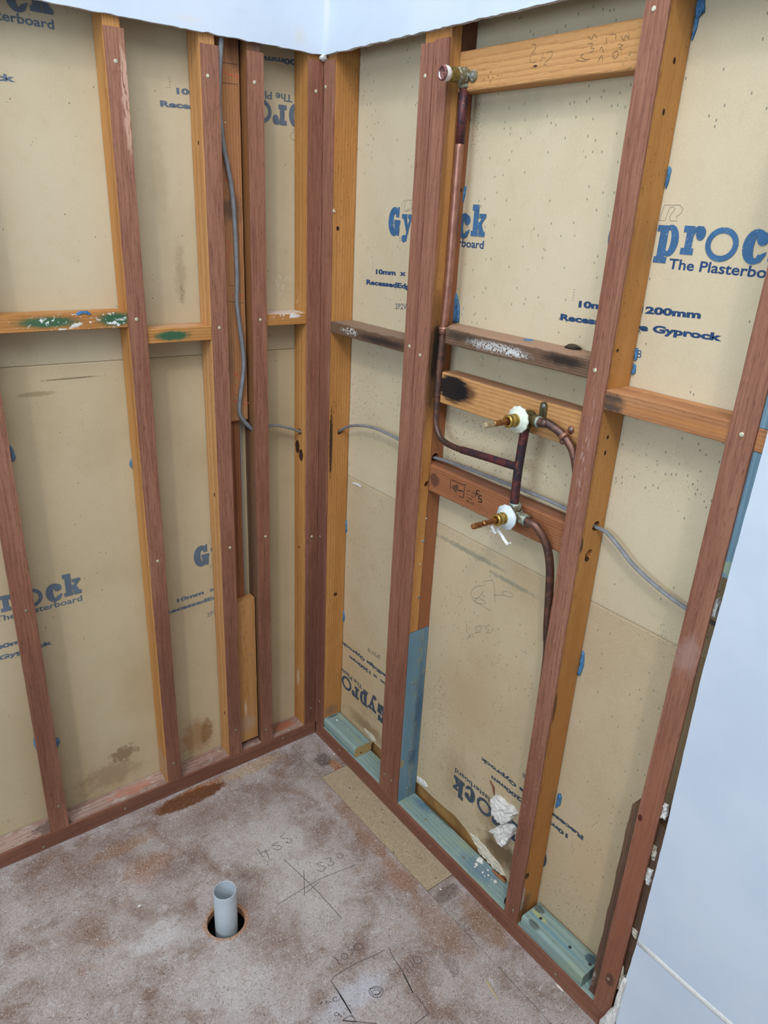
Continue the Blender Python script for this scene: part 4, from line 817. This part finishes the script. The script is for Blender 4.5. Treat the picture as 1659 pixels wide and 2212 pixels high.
# pale sawn end grain of that block
a = N('sawn_end'); w = a.n('ShaderNodeTexWave', wave_type='RINGS', rings_direction='Y'); a.put(w.inputs['Vector'], a.vmath('SUBTRACT', a.pos, (.040, 0, .058))); a.put(w.inputs['Scale'], 60.0); a.put(w.inputs['Distortion'], .8)
ENDM = a.done(a.mix(a.math('POWER', w.outputs['Fac'], 2.0), lin((190, 164, 112)), lin((140, 104, 60))), .85)
bm = bmesh.new(); pr = rrect(.0079, XB - .0004, .0486, .0856, .0088, 4); bm.faces.new([bm.verts.new((x_, -.2244, z_)) for x_, z_ in pr]); bm.faces.new([bm.verts.new((x_, -.2238, z_)) for x_, z_ in pr][::-1])
bm_obj('sawn_end', bm, ENDM, ba)
fastener('knot', ba, (.0320, -.2245, .0590), (0, -1, 0), .0030, .0004, plain('knot', (60, 34, 20), .8))
bb = timber('treated_block', (-.0005 + .0056, XB - .002), (-1.1300, -.9430), (.0482, .0860), 'y', wood('blue', 'y', [blob((.055, -.955, .086), (.012, .018, .01), (64, 62, 58), n=.9, s=90, a=.7), blob((.012, -.975, .086), (.010, .02, .01), (66, 66, 60), n=.9, s=90, a=.7), blob((.03, -1.03, .086), (.006, .09, .02), (96, 148, 170), n=1.2, s=30, a=.45, st=(2, .4, 1)), blob((.055, -1.115, .086), (.015, .02, .02), (50, 70, 82), n=1.2, s=60, a=.8), blob((.04, -.97, .086), (.006, .03, .02), (176, 182, 110), n=1.2, s=50, a=.7)]), 'blue treated block with dark knots in the right hand bay', 'block', r=.006)
for u, v in ((1231, 2046), (1274, 2083), (1168, 1984)): fastener('knot', bb, pc(u, v, 'z', .0862), (0, 0, 1), .0042, .0005, plain('dark_knot', (56, 62, 62), .8, 0, .3, 300))
# pieces behind the last batten
GRB = 'blue treated cleats beside the white panel'
timber('treated_cleat', (.0056, .040), (-1.262, -1.190), (1.1430, 1.3560), 'z', wood('bluestud', 'z', [blob((.0, -1.22, 1.16), (.05, .02, .015), (150, 160, 120), n=1, s=60, a=.6)]), 'blue treated cleat below the brown nogging beside the white panel', 'cleat', GRB)
timber('treated_cleat', (.0056, .040), (-1.262, -1.190), (1.3935, 2.38), 'z', wood('bluestud', 'z'), 'blue treated cleat above the brown nogging beside the white panel', 'cleat', GRB)
timber('wall_stud', (.0150, XB), (-1.262, -1.145), (.0490, .6000), 'z', wood('old', 'z', [blob((.05, -1.14, .10), (.05, .03, .05), (190, 180, 172), n=1.3, s=60, a=.6, sp=.5, ss=150)]), 'old grey-brown stud stump behind the rightmost batten', 'stud', r=.004, jit=.0008)

# ================================================================ PLASTER DEBRIS
PLW = plain('broken_plaster', (214, 212, 208), .9, 0, .06, 90, bump=.0012)
PAPW = plain('torn_paper', (198, 190, 172), .9, 0, .08, 90, bump=.0008)
def lump(name, label, pts, ax, val, nr, th, mat, seed, cat='plaster', rough=.0036):
    bm = bmesh.new(); slab_bm(bm, [P(u, v, ax, val) for u, v in pts], nr, th, seed, rough)
    return tag(bm_obj(name, bm, mat, smooth=False), label, cat, 'broken plaster bits')
n9 = lambda pts: q(1020, 1650, 7.137, pts)
lump('plaster_lump', 'larger white plaster lump bulging from the torn board near the floor', n9([(330, 500), (365, 475), (420, 480), (510, 545), (530, 590), (640, 650), (715, 760), (650, 790), (650, 840), (580, 900), (490, 915), (430, 890), (370, 790), (325, 740), (318, 620)]), 'x', XR, (-1, 0, 0), .012, PLW, 1)
lump('plaster_lump', 'lower white plaster lump with a pointed paper flap, near the floor', n9([(290, 1010), (400, 950), (480, 915), (560, 915), (640, 930), (680, 970), (675, 1070), (600, 1150), (560, 1220), (500, 1262), (440, 1210), (385, 1120), (390, 1030), (300, 1015)]), 'x', XR, (-1, 0, 0), .012, PLW, 2)
bm = bmesh.new(); slab_bm(bm, [P(u, v, 'x', XR) for u, v in n9([(-30, 1060), (50, 1110), (80, 1060), (110, 1180), (200, 1260), (290, 1390), (420, 1530), (500, 1680), (520, 1730), (470, 1720), (380, 1640), (250, 1520), (150, 1400), (110, 1390), (60, 1240), (0, 1140)])], (-1, 0, 0), .003, 7, .002)
bm_obj('torn_paper', bm, PAPW, B_RL)
bm = bmesh.new(); slab_bm(bm, [P(u, v, 'x', XR) for u, v in q(680, 1460, 5.53, [(1222, 1200), (1250, 1205), (1310, 1250), (1350, 1310), (1345, 1335), (1280, 1300), (1225, 1240)])], (-1, 0, 0), .002, 9, .001)
bm_obj('torn_paper', bm, PLW, B_RL)
bm = bmesh.new(); slab_bm(bm, [P(u, v, 'x', XR) for u, v in q(680, 1460, 5.53, [(590, 620), (640, 660), (690, 700), (735, 780), (690, 770), (640, 700), (600, 660)])], (-1, 0, 0), .002, 9, .001)
bm_obj('torn_paper', bm, PAPW, B_RL)
bm = bmesh.new(); slab_bm(bm, [P(u, v, 'x', XR) for u, v in q(480, 880, 5.53, [(1560, 895), (1605, 900), (1660, 930), (1655, 955), (1610, 925), (1560, 915)])], (-1, 0, 0), .0015, 9, .0006)
bm_obj('torn_paper', bm, PLW, B_RL)
bm = bmesh.new()
slab_bm(bm, [P(u, v, 'x', XR) for u, v in n9([(268, 255), (290, 260), (330, 330), (350, 360), (352, 490), (335, 490), (320, 400), (300, 320)])], (-1, 0, 0), .0012, 3, .0006)
bm_obj('torn_paper', bm, plain('torn_paper_brown', (120, 84, 62), .9), B_RL)
for k, (u, v, r_) in enumerate(((1037, 1860, .010), (1029, 1868, .005), (1026, 1873, .003), (1070, 1905, .005), (1043, 1885, .003), (1054, 1880, .003), (1055, 1891, .0025), (728, 1556, .0035), (1047, 1893, .002), (1062, 1900, .002))):
    p_ = P(u, v, 'z', .086 if u == 728 else .048)
    bm = bmesh.new(); chunk_bm(bm, p_ + Vector((0, 0, r_ * .35)), (r_, r_ * 1.1, r_ * .5), k, .5, 2)
    lb = ('largest crumb of white plaster on the blue bottom plate', 'second largest plaster crumb, touching the largest on the blue plate', 'small plaster crumb just in front of the two largest ones', 'plaster crumb on the blue plate nearest the pipe hole', 'tiny crumb between the largest plaster crumb and the pipe hole',
          'tiny plaster crumb furthest right in the scatter on the blue plate', 'tiny plaster crumb nearest the torn paper edge', 'single white plaster crumb on the blue offcut beside the corner', 'tiny plaster crumb at the front edge of the scatter', 'tiny plaster crumb beside the splintered wood')[k]
    tag(bm_obj('plaster_crumb', bm, PLW), lb, 'plaster', 'crumbs of plaster on the blue timber')
for k, (u, v, r_) in enumerate(((301, 1957, .0045), (722, 1629, .003), (952, 1921, .003))):
    bm = bmesh.new(); chunk_bm(bm, P(u, v, 'z', r_ * .3), (r_, r_ * .8, r_ * .5), k + 20, .5, 2)
    tag(bm_obj('plaster_crumb', bm, PLW), ('white crumb on the floor left of the grey waste pipe', 'white crumb on the stained floor near the corner', 'white crumb on the floor past the clean tan strip')[k], 'plaster')
bm = bmesh.new()
chunk_bm(bm, P(1088, 1890, 'z', .052), (.006, .020, .006), 5, .4, 2, 1.2); chunk_bm(bm, P(1078, 1893, 'z', .053), (.005, .024, .004), 6, .4, 2, 1.2)
tag(bm_obj('wood_splinter', bm, wood('rust', 'y')), 'splintered reddish wood on the blue plate beside the pipe hole', 'splinter')
bm = bmesh.new(); chunk_bm(bm, (-.004, -.004, 1.996), (.010, .010, .007), 31, .5, 2); tag(bm_obj('plaster_lump', bm, PLW), 'torn plaster knob hanging under the white lining in the room corner', 'plaster', 'broken plaster bits')
lump('plaster_lump', 'small torn paper scrap stuck to the corner stud of the right wall', [(713, 449), (722, 452), (725, 458), (714, 460)], 'x', .0055, (-1, 0, 0), .001, PAPW, 33, rough=.0005)
# bits in the slot beside the white panel
zz = lambda pts: q(1250, 1700, 4.32, pts)
lump('plaster_lump', 'white plaster cake in the slot beside the panel, on top of the old stud stump', zz([(775, 130), (845, 165), (835, 260), (815, 300), (770, 270), (755, 200)]), 'x', .012, (-1, 0, 0), .006, PLW, 11)
lump('plaster_lump', 'pale torn paper flap in the slot beside the white panel', zz([(690, 530), (745, 548), (720, 690), (690, 680), (668, 600), (668, 560)]), 'x', .016, (-1, 0, 0), .003, PAPW, 12, rough=.002)
lump('plaster_lump', 'white plaster flake halfway down the slot beside the panel', zz([(620, 745), (700, 775), (680, 850), (665, 920), (640, 905), (625, 850), (605, 790)]), 'x', .014, (-1, 0, 0), .004, PLW, 13, rough=.003)
lump('plaster_lump', 'small pointed plaster flake low in the slot beside the panel', zz([(490, 1290), (555, 1350), (545, 1420), (530, 1400), (505, 1370)]), 'x', .014, (-1, 0, 0), .003, PAPW, 14, rough=.002)
lump('plaster_lump', 'lowest pale plaster flakes beside the foot of the white panel', zz([(400, 1640), (425, 1680), (420, 1760), (445, 1750), (430, 1830), (400, 1900), (345, 1870), (370, 1760), (385, 1690)]), 'x', .010, (-1, 0, 0), .004, PAPW, 15, rough=.002)
lump('plaster_lump', 'white plaster knob in the slot level with the grey cable', q(1450, 850, 4.02, [(440, 1765), (395, 1790), (350, 1870), (370, 1920), (400, 1940), (425, 1850)]), 'x', .020, (-1, 0, 0), .010, PLW, 16)
lump('plaster_lump', 'torn white lining scrap on the floor at the foot of the panel', zz([(210, 2165), (290, 2080), (345, 2020), (380, 1990), (400, 1850), (425, 1780), (460, 1800), (400, 2000), (360, 2150), (330, 2300), (180, 2300)]), 'x', -.006, (-1, 0, 0), .007, PLW, 17, rough=.004)

# ================================================================ CABLES
CABG = plain('grey_cable_sheath', (122, 124, 128), .5, 0, .06, 60)
def cable(pts, label, group='grey power cable runs through the studs'):
    bm = bmesh.new(); sp = spline(pts, 8)
    tube_bm(bm, sp, .0057, 12, True, ((0, 0, 1) if abs(sp[0].z - sp[-1].z) < .3 else (1, 0, 0), .62 if abs(sp[0].z - sp[-1].z) < .3 else 1.0))
    o = bm_obj('power_cable', bm, CABG, smooth=True)
    return tag(o, label, 'cable', group)
cl = [(478, 55, .014), (478, 80, .014), (472, 200, .010), (480, 300, .018), (492, 360, .024), (502, 420, .027), (508, 500, .027), (512, 600, .027), (512, 660, .027), (524, 750, .027), (526, 800, .027), (517, 880, .027), (524, 905, .027), (545, 927, .031), (556, 931, .033)]
cable([P(u, v, 'y', d_) for u, v, d_ in cl], 'long grey cable hanging in the narrow gap of the left wall')
cable([(-.168, .034, 1.092)] + [P(u, v, 'y', .035) for u, v in ((586, 919), (610, 921), (630, 926), (648, 932))] + [(-.030, .038, 1.066)], 'short grey cable run entering the corner stud of the left wall')
cable([(.045, -.034, 1.075)] + [P(u, v, 'x', .045) for u, v in ((733, 932), (750, 922), (775, 919), (810, 925), (858, 947))] + [(.046, -.37, 1.118)], 'short arched grey cable leaving the corner stud on the right wall')
cable([(.050, -.445, 1.1165)] + [P(u, v, 'x', .052) for u, v in ((945, 990), (1000, 1008), (1060, 1031), (1150, 1066), (1222, 1098))] + [(.05, -.90, 1.120)], 'straight grey cable resting along the lower tap board')
cable([(.047, -.925, 1.118)] + [P(u, v, 'x', .052) for u, v in ((1284, 1137), (1310, 1150), (1335, 1178), (1370, 1222), (1420, 1268), (1478, 1311), (1525, 1338), (1541, 1346))] + [(.052, -1.30, 1.02)], 'drooping grey cable right of the bored pine stud')

# ================================================================ COPPER PIPES AND TAPS
a = N('tarnished_copper'); nz = a.noise(a.pos, 34.0, 4, .6, .6)
col = a.mix(a.mr(nz, .40, .62), lin((82, 64, 60)), lin((116, 82, 68)))
col = a.mix(a.mr(a.noise(a.pos, 90.0, 4, .6), .62, .72, 0, .5), col, lin((58, 46, 56)))
CU = a.done(col, .42, metal=.55, spec=.5)
a = N('bright_copper'); CUB = a.done(a.mix(a.mr(a.noise(a.pos, 40.0, 4, .6), .35, .65), lin((162, 116, 98)), lin((142, 98, 84))), .40, metal=.6, spec=.5)
a = N('heated_copper'); col = a.mix(a.mr(a.noise(a.pos, 36.0, 4, .65, .8), .45, .60), lin((58, 48, 56)), lin((104, 56, 56)))
CUD = a.done(a.mix(a.mr(a.noise(a.pos, 60.0, 4, .6), .6, .68, 0, .6), col, lin((150, 86, 68))), .5, metal=.4, spec=.4)
BR = plain('brass', (190, 158, 84), .30, .85, .12, 120, spec=.5); BRD = plain('tarnished_brass', (104, 92, 58), .55, .4, .2, 90, c2=(74, 68, 50)); BRC = plain('copper_brass_spindle', (168, 116, 72), .35, .8, .2, 160)
CAST = plain('corroded_brass', (116, 108, 84), .6, .3, 0, 160, c2=(168, 178, 168), th=(.5, .62), bump=.0008)
SOLD = plain('solder', (150, 160, 150), .45, .4, .1, 200); NYL = plain('nylon_flange', (206, 216, 222), .35, 0, .03, 60, spec=.5); NYL2 = plain('nylon_flange_aged', (214, 222, 206), .35, 0, .03, 60, spec=.5)
TAPE = plain('thread_tape', (222, 222, 222), .6, 0, .05, 200)
def pipe(name, parent, pts, rad, mat, n=8, seg=16): 
    bm = bmesh.new(); tube_bm(bm, spline(pts, n) if len(pts) > 2 else pts, rad, seg); return bm_obj(name, bm, mat, parent, smooth=True)
TY, TX = -.7605, .004
PW = empty('copper_pipework', (.004, TY, 1.09), label='tarnished copper shower pipework between the tap boards and the outlet', cat='pipes')
PY = -.4712
pipe('riser_pipe', PW, [(.030, PY, 1.905), (.030, PY, 1.80)], .0092, CUD)
pipe('riser_pipe', PW, [(.030, PY, 1.81), (.030, PY, 1.60), (.030, -.4700, 1.50), (.030, -.4660, 1.425)], .0088, CUB)
pipe('riser_pipe', PW, [(.030, -.4660, 1.425), (.030, -.4630, 1.37), (.030, -.4620, 1.30), (.030, -.4625, 1.275)], .0088, CU)
pipe('bend_pipe', PW, [(.030, -.4625, 1.285), (.030, -.4620, 1.245), (.0295, -.4650, 1.212), (.028, -.4800, 1.186), (.026, -.5060, 1.175), (.022, -.5500, 1.174), (.018, -.58, 1.177)], .0072, CU)
pipe('branch_pipe', PW, [(.0190, -.570, 1.176), (.012, -.65, 1.184), (.004, TY + .004, 1.193)], .0084, CUD)
pipe('joint_ring', PW, [(.030, -.4660, 1.434), (.030, -.4660, 1.418)], .0108, CUB); pipe('joint_ring', PW, [(.030, -.4660, 1.431), (.030, -.4660, 1.428)], .0120, CUB)
pipe('riser_pipe', PW, [(TX, TY + .0045, 1.106), (TX, TY + .005, 1.19), (TX, TY, 1.283)], .0093, CUD)
# outlet elbow
EL = empty('shower_outlet', (.03, PY, 1.918), label='corroded brass shower outlet wrapped in white tape at the pipe top', cat='pipe fitting')
bm = bmesh.new(); revolve_bm(bm, (.034, -.4745, 1.919), (-1, 0, 0), [(.0125, 0), (.0140, .004), (.0140, .030), (.0120, .034)]); revolve_bm(bm, (.030, PY, 1.935), (0, 0, -1), [(.006, 0), (.0115, .006), (.0120, .034), (.0105, .036)])
bm_obj('elbow_body', bm, CAST, EL, smooth=True)
bm = bmesh.new(); revolve_bm(bm, (.004, -.4745, 1.9185), (-1, 0, 0), [(.0130, 0), (.0135, .002), (.0135, .024), (.0130, .026)]); bm_obj('outlet_collar', bm, plain('olive_brass', (128, 112, 66), .45, .5, .2, 200), EL, smooth=True)
bm = bmesh.new(); revolve_bm(bm, (-.018, -.4745, 1.918), (-1, 0, 0), [(.0128, 0), (.0136, .001), (.0136, .013), (.0130, .015), (.0102, .015), (.0100, .0015)]); bm_obj('thread_tape', bm, TAPE, EL, smooth=True)
bm = bmesh.new(); revolve_bm(bm, (-.030, -.4745, 1.9178), (-1, 0, 0), [(.0136, 0), (.0138, .002), (.0132, .004), (.0124, .005), (.0104, .0052), (.0102, .0010), (.0100, -.0100)]); bm_obj('outlet_mouth', bm, plain('mouth_tape', (150, 92, 88), .6, 0, 0, 300, c2=(70, 60, 56)), EL, smooth=True)
bm = bmesh.new(); disc_bm(bm, (.0285, -.497, 1.918), (-1, 0, 0), .011, .004); bm_obj('fixing_lug', bm, CAST, EL, smooth=True); fastener('bore_shade', EL, (-.0205, -.4745, 1.918), (-1, 0, 0), .0101, .0004, BLACKM); fastener('screw', EL, (.0245, -.497, 1.919), (-1, 0, 0), .0048, .001, SCREWM)  # black disc paints the shade inside the hollow outlet
def tap(z, label, upper):
    T = empty('shower_tap', (TX, TY, z), label=label, cat='tap')
    body = CAST if not upper else BRD
    bm = bmesh.new(); revolve_bm(bm, (.022, TY, z), (-1, 0, 0), [(.008, 0), (.0145, .004), (.0160, .012), (.0160, .026), (.0190, .032), (.0190, .040), (.012, .044)])
    bm_obj('tap_body', bm, body, T, smooth=True)
    bm = bmesh.new()
    if upper: revolve_bm(bm, (TX, TY, z - .020), (0, 0, 1), [(.0110, 0), (.0120, .002), (.0120, .014)])
    else: revolve_bm(bm, (TX, TY, z + .008), (0, 0, 1), [(.0120, 0), (.0125, .010), (.0130, .014), (.0118, .017)])
    revolve_bm(bm, (TX, TY, z), (0, -1, 0), [(.0110, 0), (.0110, .018), (.0125, .024), (.0125, .030), (.0100, .032)])
    bm_obj('tap_socket', bm, body, T, smooth=True)
    pipe('solder_ring', T, [(TX, TY - .028, z), (TX, TY - .034, z)], .0118, SOLD)
    if not upper: pipe('solder_ring', T, [(TX, TY + .001, z + .022), (TX, TY + .001, z + .026)], .0128, SOLD)
    bm = bmesh.new(); revolve_bm(bm, (-.0165, TY, z), (-1, 0, 0), [(.0155, 0), (.0258, .0015), (.0270, .004), (.0255, .0065), (.0195, .0075), (.0175, .0120), (.0130, .0125)], 48, (lambda k, rr: 1 + (.035 * math.cos(2 * PI * k * 12 / 48) if rr > .024 else 0)) if upper else (lambda k, rr: 1 + (.10 * mnoise.noise(Vector((math.cos(2 * PI * k / 48) * 2, math.sin(2 * PI * k / 48) * 2, 3))) if rr > .02 else 0)))
    bm_obj('nylon_flange', bm, NYL2 if upper else NYL, T, smooth=True)
    bm = bmesh.new(); revolve_bm(bm, (-.024, TY, z), (-1, 0, 0), [(.0128, 0), (.0130, .012), (.0120, .013), (.0120, .015), (.0128, .016), (.0128, .026), (.0115, .028), (.0075, .028), (.0072, .022)], 28)
    bm_obj('brass_sleeve', bm, BR, T, smooth=True)
    bm = bmesh.new(); revolve_bm(bm, (-.040, TY, z), (-1, 0, 0), [(.0060, 0), (.0060, .030), (.0056, .031), (.0056, .038), (.0060, .039), (.0060, .047), (.0052, .049)], 16)
    bm_obj('spindle', bm, BRC, T, smooth=True)
    bm = bmesh.new(); revolve_bm(bm, (-.089 + (.0 if upper else -.004), TY, z), (-1, 0, 0), [(.0054, 0), (.0062, .001), (.0062, .022), (.0054, .024), (.003, .0245)], 8)
    bm_obj('spindle_tip', bm, plain('pale_brass', (206, 192, 160), .35, .7, .1, 200) if upper else BRC, T)
    # fixing lug on the board
    s_ = 1 if upper else -1
    bm = bmesh.new(); pr = []
    for k in range(13): pr.append((.0085 * math.cos(PI * k / 12), .0265 + .0085 * math.sin(PI * k / 12)))
    pr += [(-.0085, .0), (.0085, .0)]
    A_ = [bm.verts.new((.0288, TY - .020 - px, z + s_ * pz * (1.0 if upper else .75))) for px, pz in pr]; B_ = [bm.verts.new((.0262, v.co.y, v.co.z)) for v in A_]
    bm.faces.new(A_); bm.faces.new(B_[::-1])
    for k in range(len(A_)): bm.faces.new((A_[k], A_[(k + 1) % len(A_)], B_[(k + 1) % len(A_)], B_[k]))
    bm_obj('fixing_lug', bm, BRD, T); fastener('screw', T, (.0262, TY - .020, z + s_ * (.0265 if upper else .020)), (-1, 0, 0), .0045, .0012, SCREWM)
    return T
T1 = tap(1.2985, 'upper brass tap with clean scalloped nylon flange', True)
T2 = tap(1.0885, 'lower brass tap with ragged flange and hanging white tape', False)
ta = lambda pts: q(980, 1060, 6.38, pts)
bm = bmesh.new()
for w_, ln in ((.006, ta([(600, 520), (620, 560), (665, 620), (700, 680), (745, 740)])), (.003, ta([(745, 740), (770, 720), (790, 725)])), (.005, ta([(520, 490), (545, 530), (580, 590)])), (.002, ta([(495, 555), (530, 550), (575, 600)]))):
    ribbon_bm(bm, spline([P(u, v, 'x', -.030) for u, v in ln], 4), w_, Vector((-.75, -.65, .1)).normalized(), 0)
o = bm_obj('thread_tape', bm, TAPE, T2); md = o.modifiers.new('s', 'SOLIDIFY'); md.thickness = .0006
# hot and cold feeds
pipe('feed_pipe', PW, [(TX, TY - .030, 1.2985), (TX, TY - .046, 1.2985)] + [P(u, v, 'x', x_) for u, v, x_ in ((1180, 913, .008), (1208, 932, .014), (1228, 955, .018), (1241, 985, .0195))] + [(.020, -.893, 1.205), (.022, -.905, 1.165), (.024, -.915, 1.13)], .0086, CU)
pipe('feed_pipe', PW, [(TX, TY - .030, 1.0885), (TX, TY - .040, 1.0870)] + [P(u, v, 'x', x_) for u, v, x_ in ((1160, 1139, .008), (1180, 1176, .016), (1188, 1225, .024), (1186, 1290, .030), (1182, 1360, .034), (1180, 1430, .036))] + [(.040, -.875, .55), (.040, -.885, .30), (.040, -.885, -.02)], .0088, CU)
CLP = empty('pipe_clip', P(1222, 940, 'x', .026), label='copper saddle clip holding the curved pipe to the upper board', cat='clip')
pc0 = P(1218, 941, 'x', .014); dirp = (P(1241, 985, 'x', .022) - P(1208, 932, 'x', .014)).normalized()
pipe('clip_band', CLP, [pc0 - dirp * .004, pc0 + dirp * .004], .0102, CUB)
for u, v in ((1233, 928), (1215, 953)):
    bm = bmesh.new(); disc_bm(bm, P(u, v, 'x', .0278), (-1, 0, 0), .0072, .0022, 12); bm_obj('clip_lug', bm, CUB, CLP, smooth=True)
    fastener('nail', CLP, P(u, v, 'x', .0250), (-1, 0, 0), .0030, .001, SCREWM)
bm = bmesh.new(); chunk_bm(bm, (.040, -.886, .110), (.010, .012, .055), 4, .3, 3, 1.3)
tag(bm_obj('pipe_lagging', bm, plain('rusty_lagging', (84, 62, 52), .9, 0, .3, 120, bump=.001)), 'rusty lagging around the pipe where it drops through the blue plate', 'lagging')
# PVC waste pipe
bm = bmesh.new(); seg = 40; cx, cy = -.5625, -.4790; rings = []
for rr, zz_ in ((.0282, -.25), (.0282, .1045), (.0278, .1055), (.0262, .1055), (.0258, .1045), (.0258, -.25)):
    rings.append([bm.verts.new((cx + rr * math.cos(2 * PI * k / seg), cy + rr * math.sin(2 * PI * k / seg), zz_ + (.0012 * mnoise.noise(Vector((k * .8, 0, 2))) if zz_ > 0 else 0))) for k in range(seg)])
for a_, b_ in zip(rings, rings[1:]):
    for k in range(seg): bm.faces.new((a_[k], a_[(k + 1) % seg], b_[(k + 1) % seg], b_[k]))
PVC = bm_obj('waste_pipe', bm, plain('grey_pvc', (172, 182, 190), .35, 0, .03, 20, spec=.5), origin=(cx, cy, 0), smooth=True)
tag(PVC, 'upright grey plastic waste pipe in a round hole in the floor', 'pipe')
# offcuts on the floor
for k, (a0, a1, lab, cc) in enumerate((((1048, 2113), (1078, 2165), 'thin pale straw-coloured sliver on the floor beside the right wall', (176, 160, 124)), ((1200, 2124), (1218, 2143), 'tiny white splinter at the foot of the right wall batten', (216, 210, 200)))):
    p0 = P(*a0, 'z', .001); p1 = P(*a1, 'z', .001); bm = bmesh.new(); tube_bm(bm, [p0.lerp(p1, t_) for t_ in (0, .3, .7, 1)], [.0008, .0026, .0024, .0006], 6)
    tag(bm_obj('wood_sliver', bm, plain('sliver', cc, .8)), lab, 'sliver')
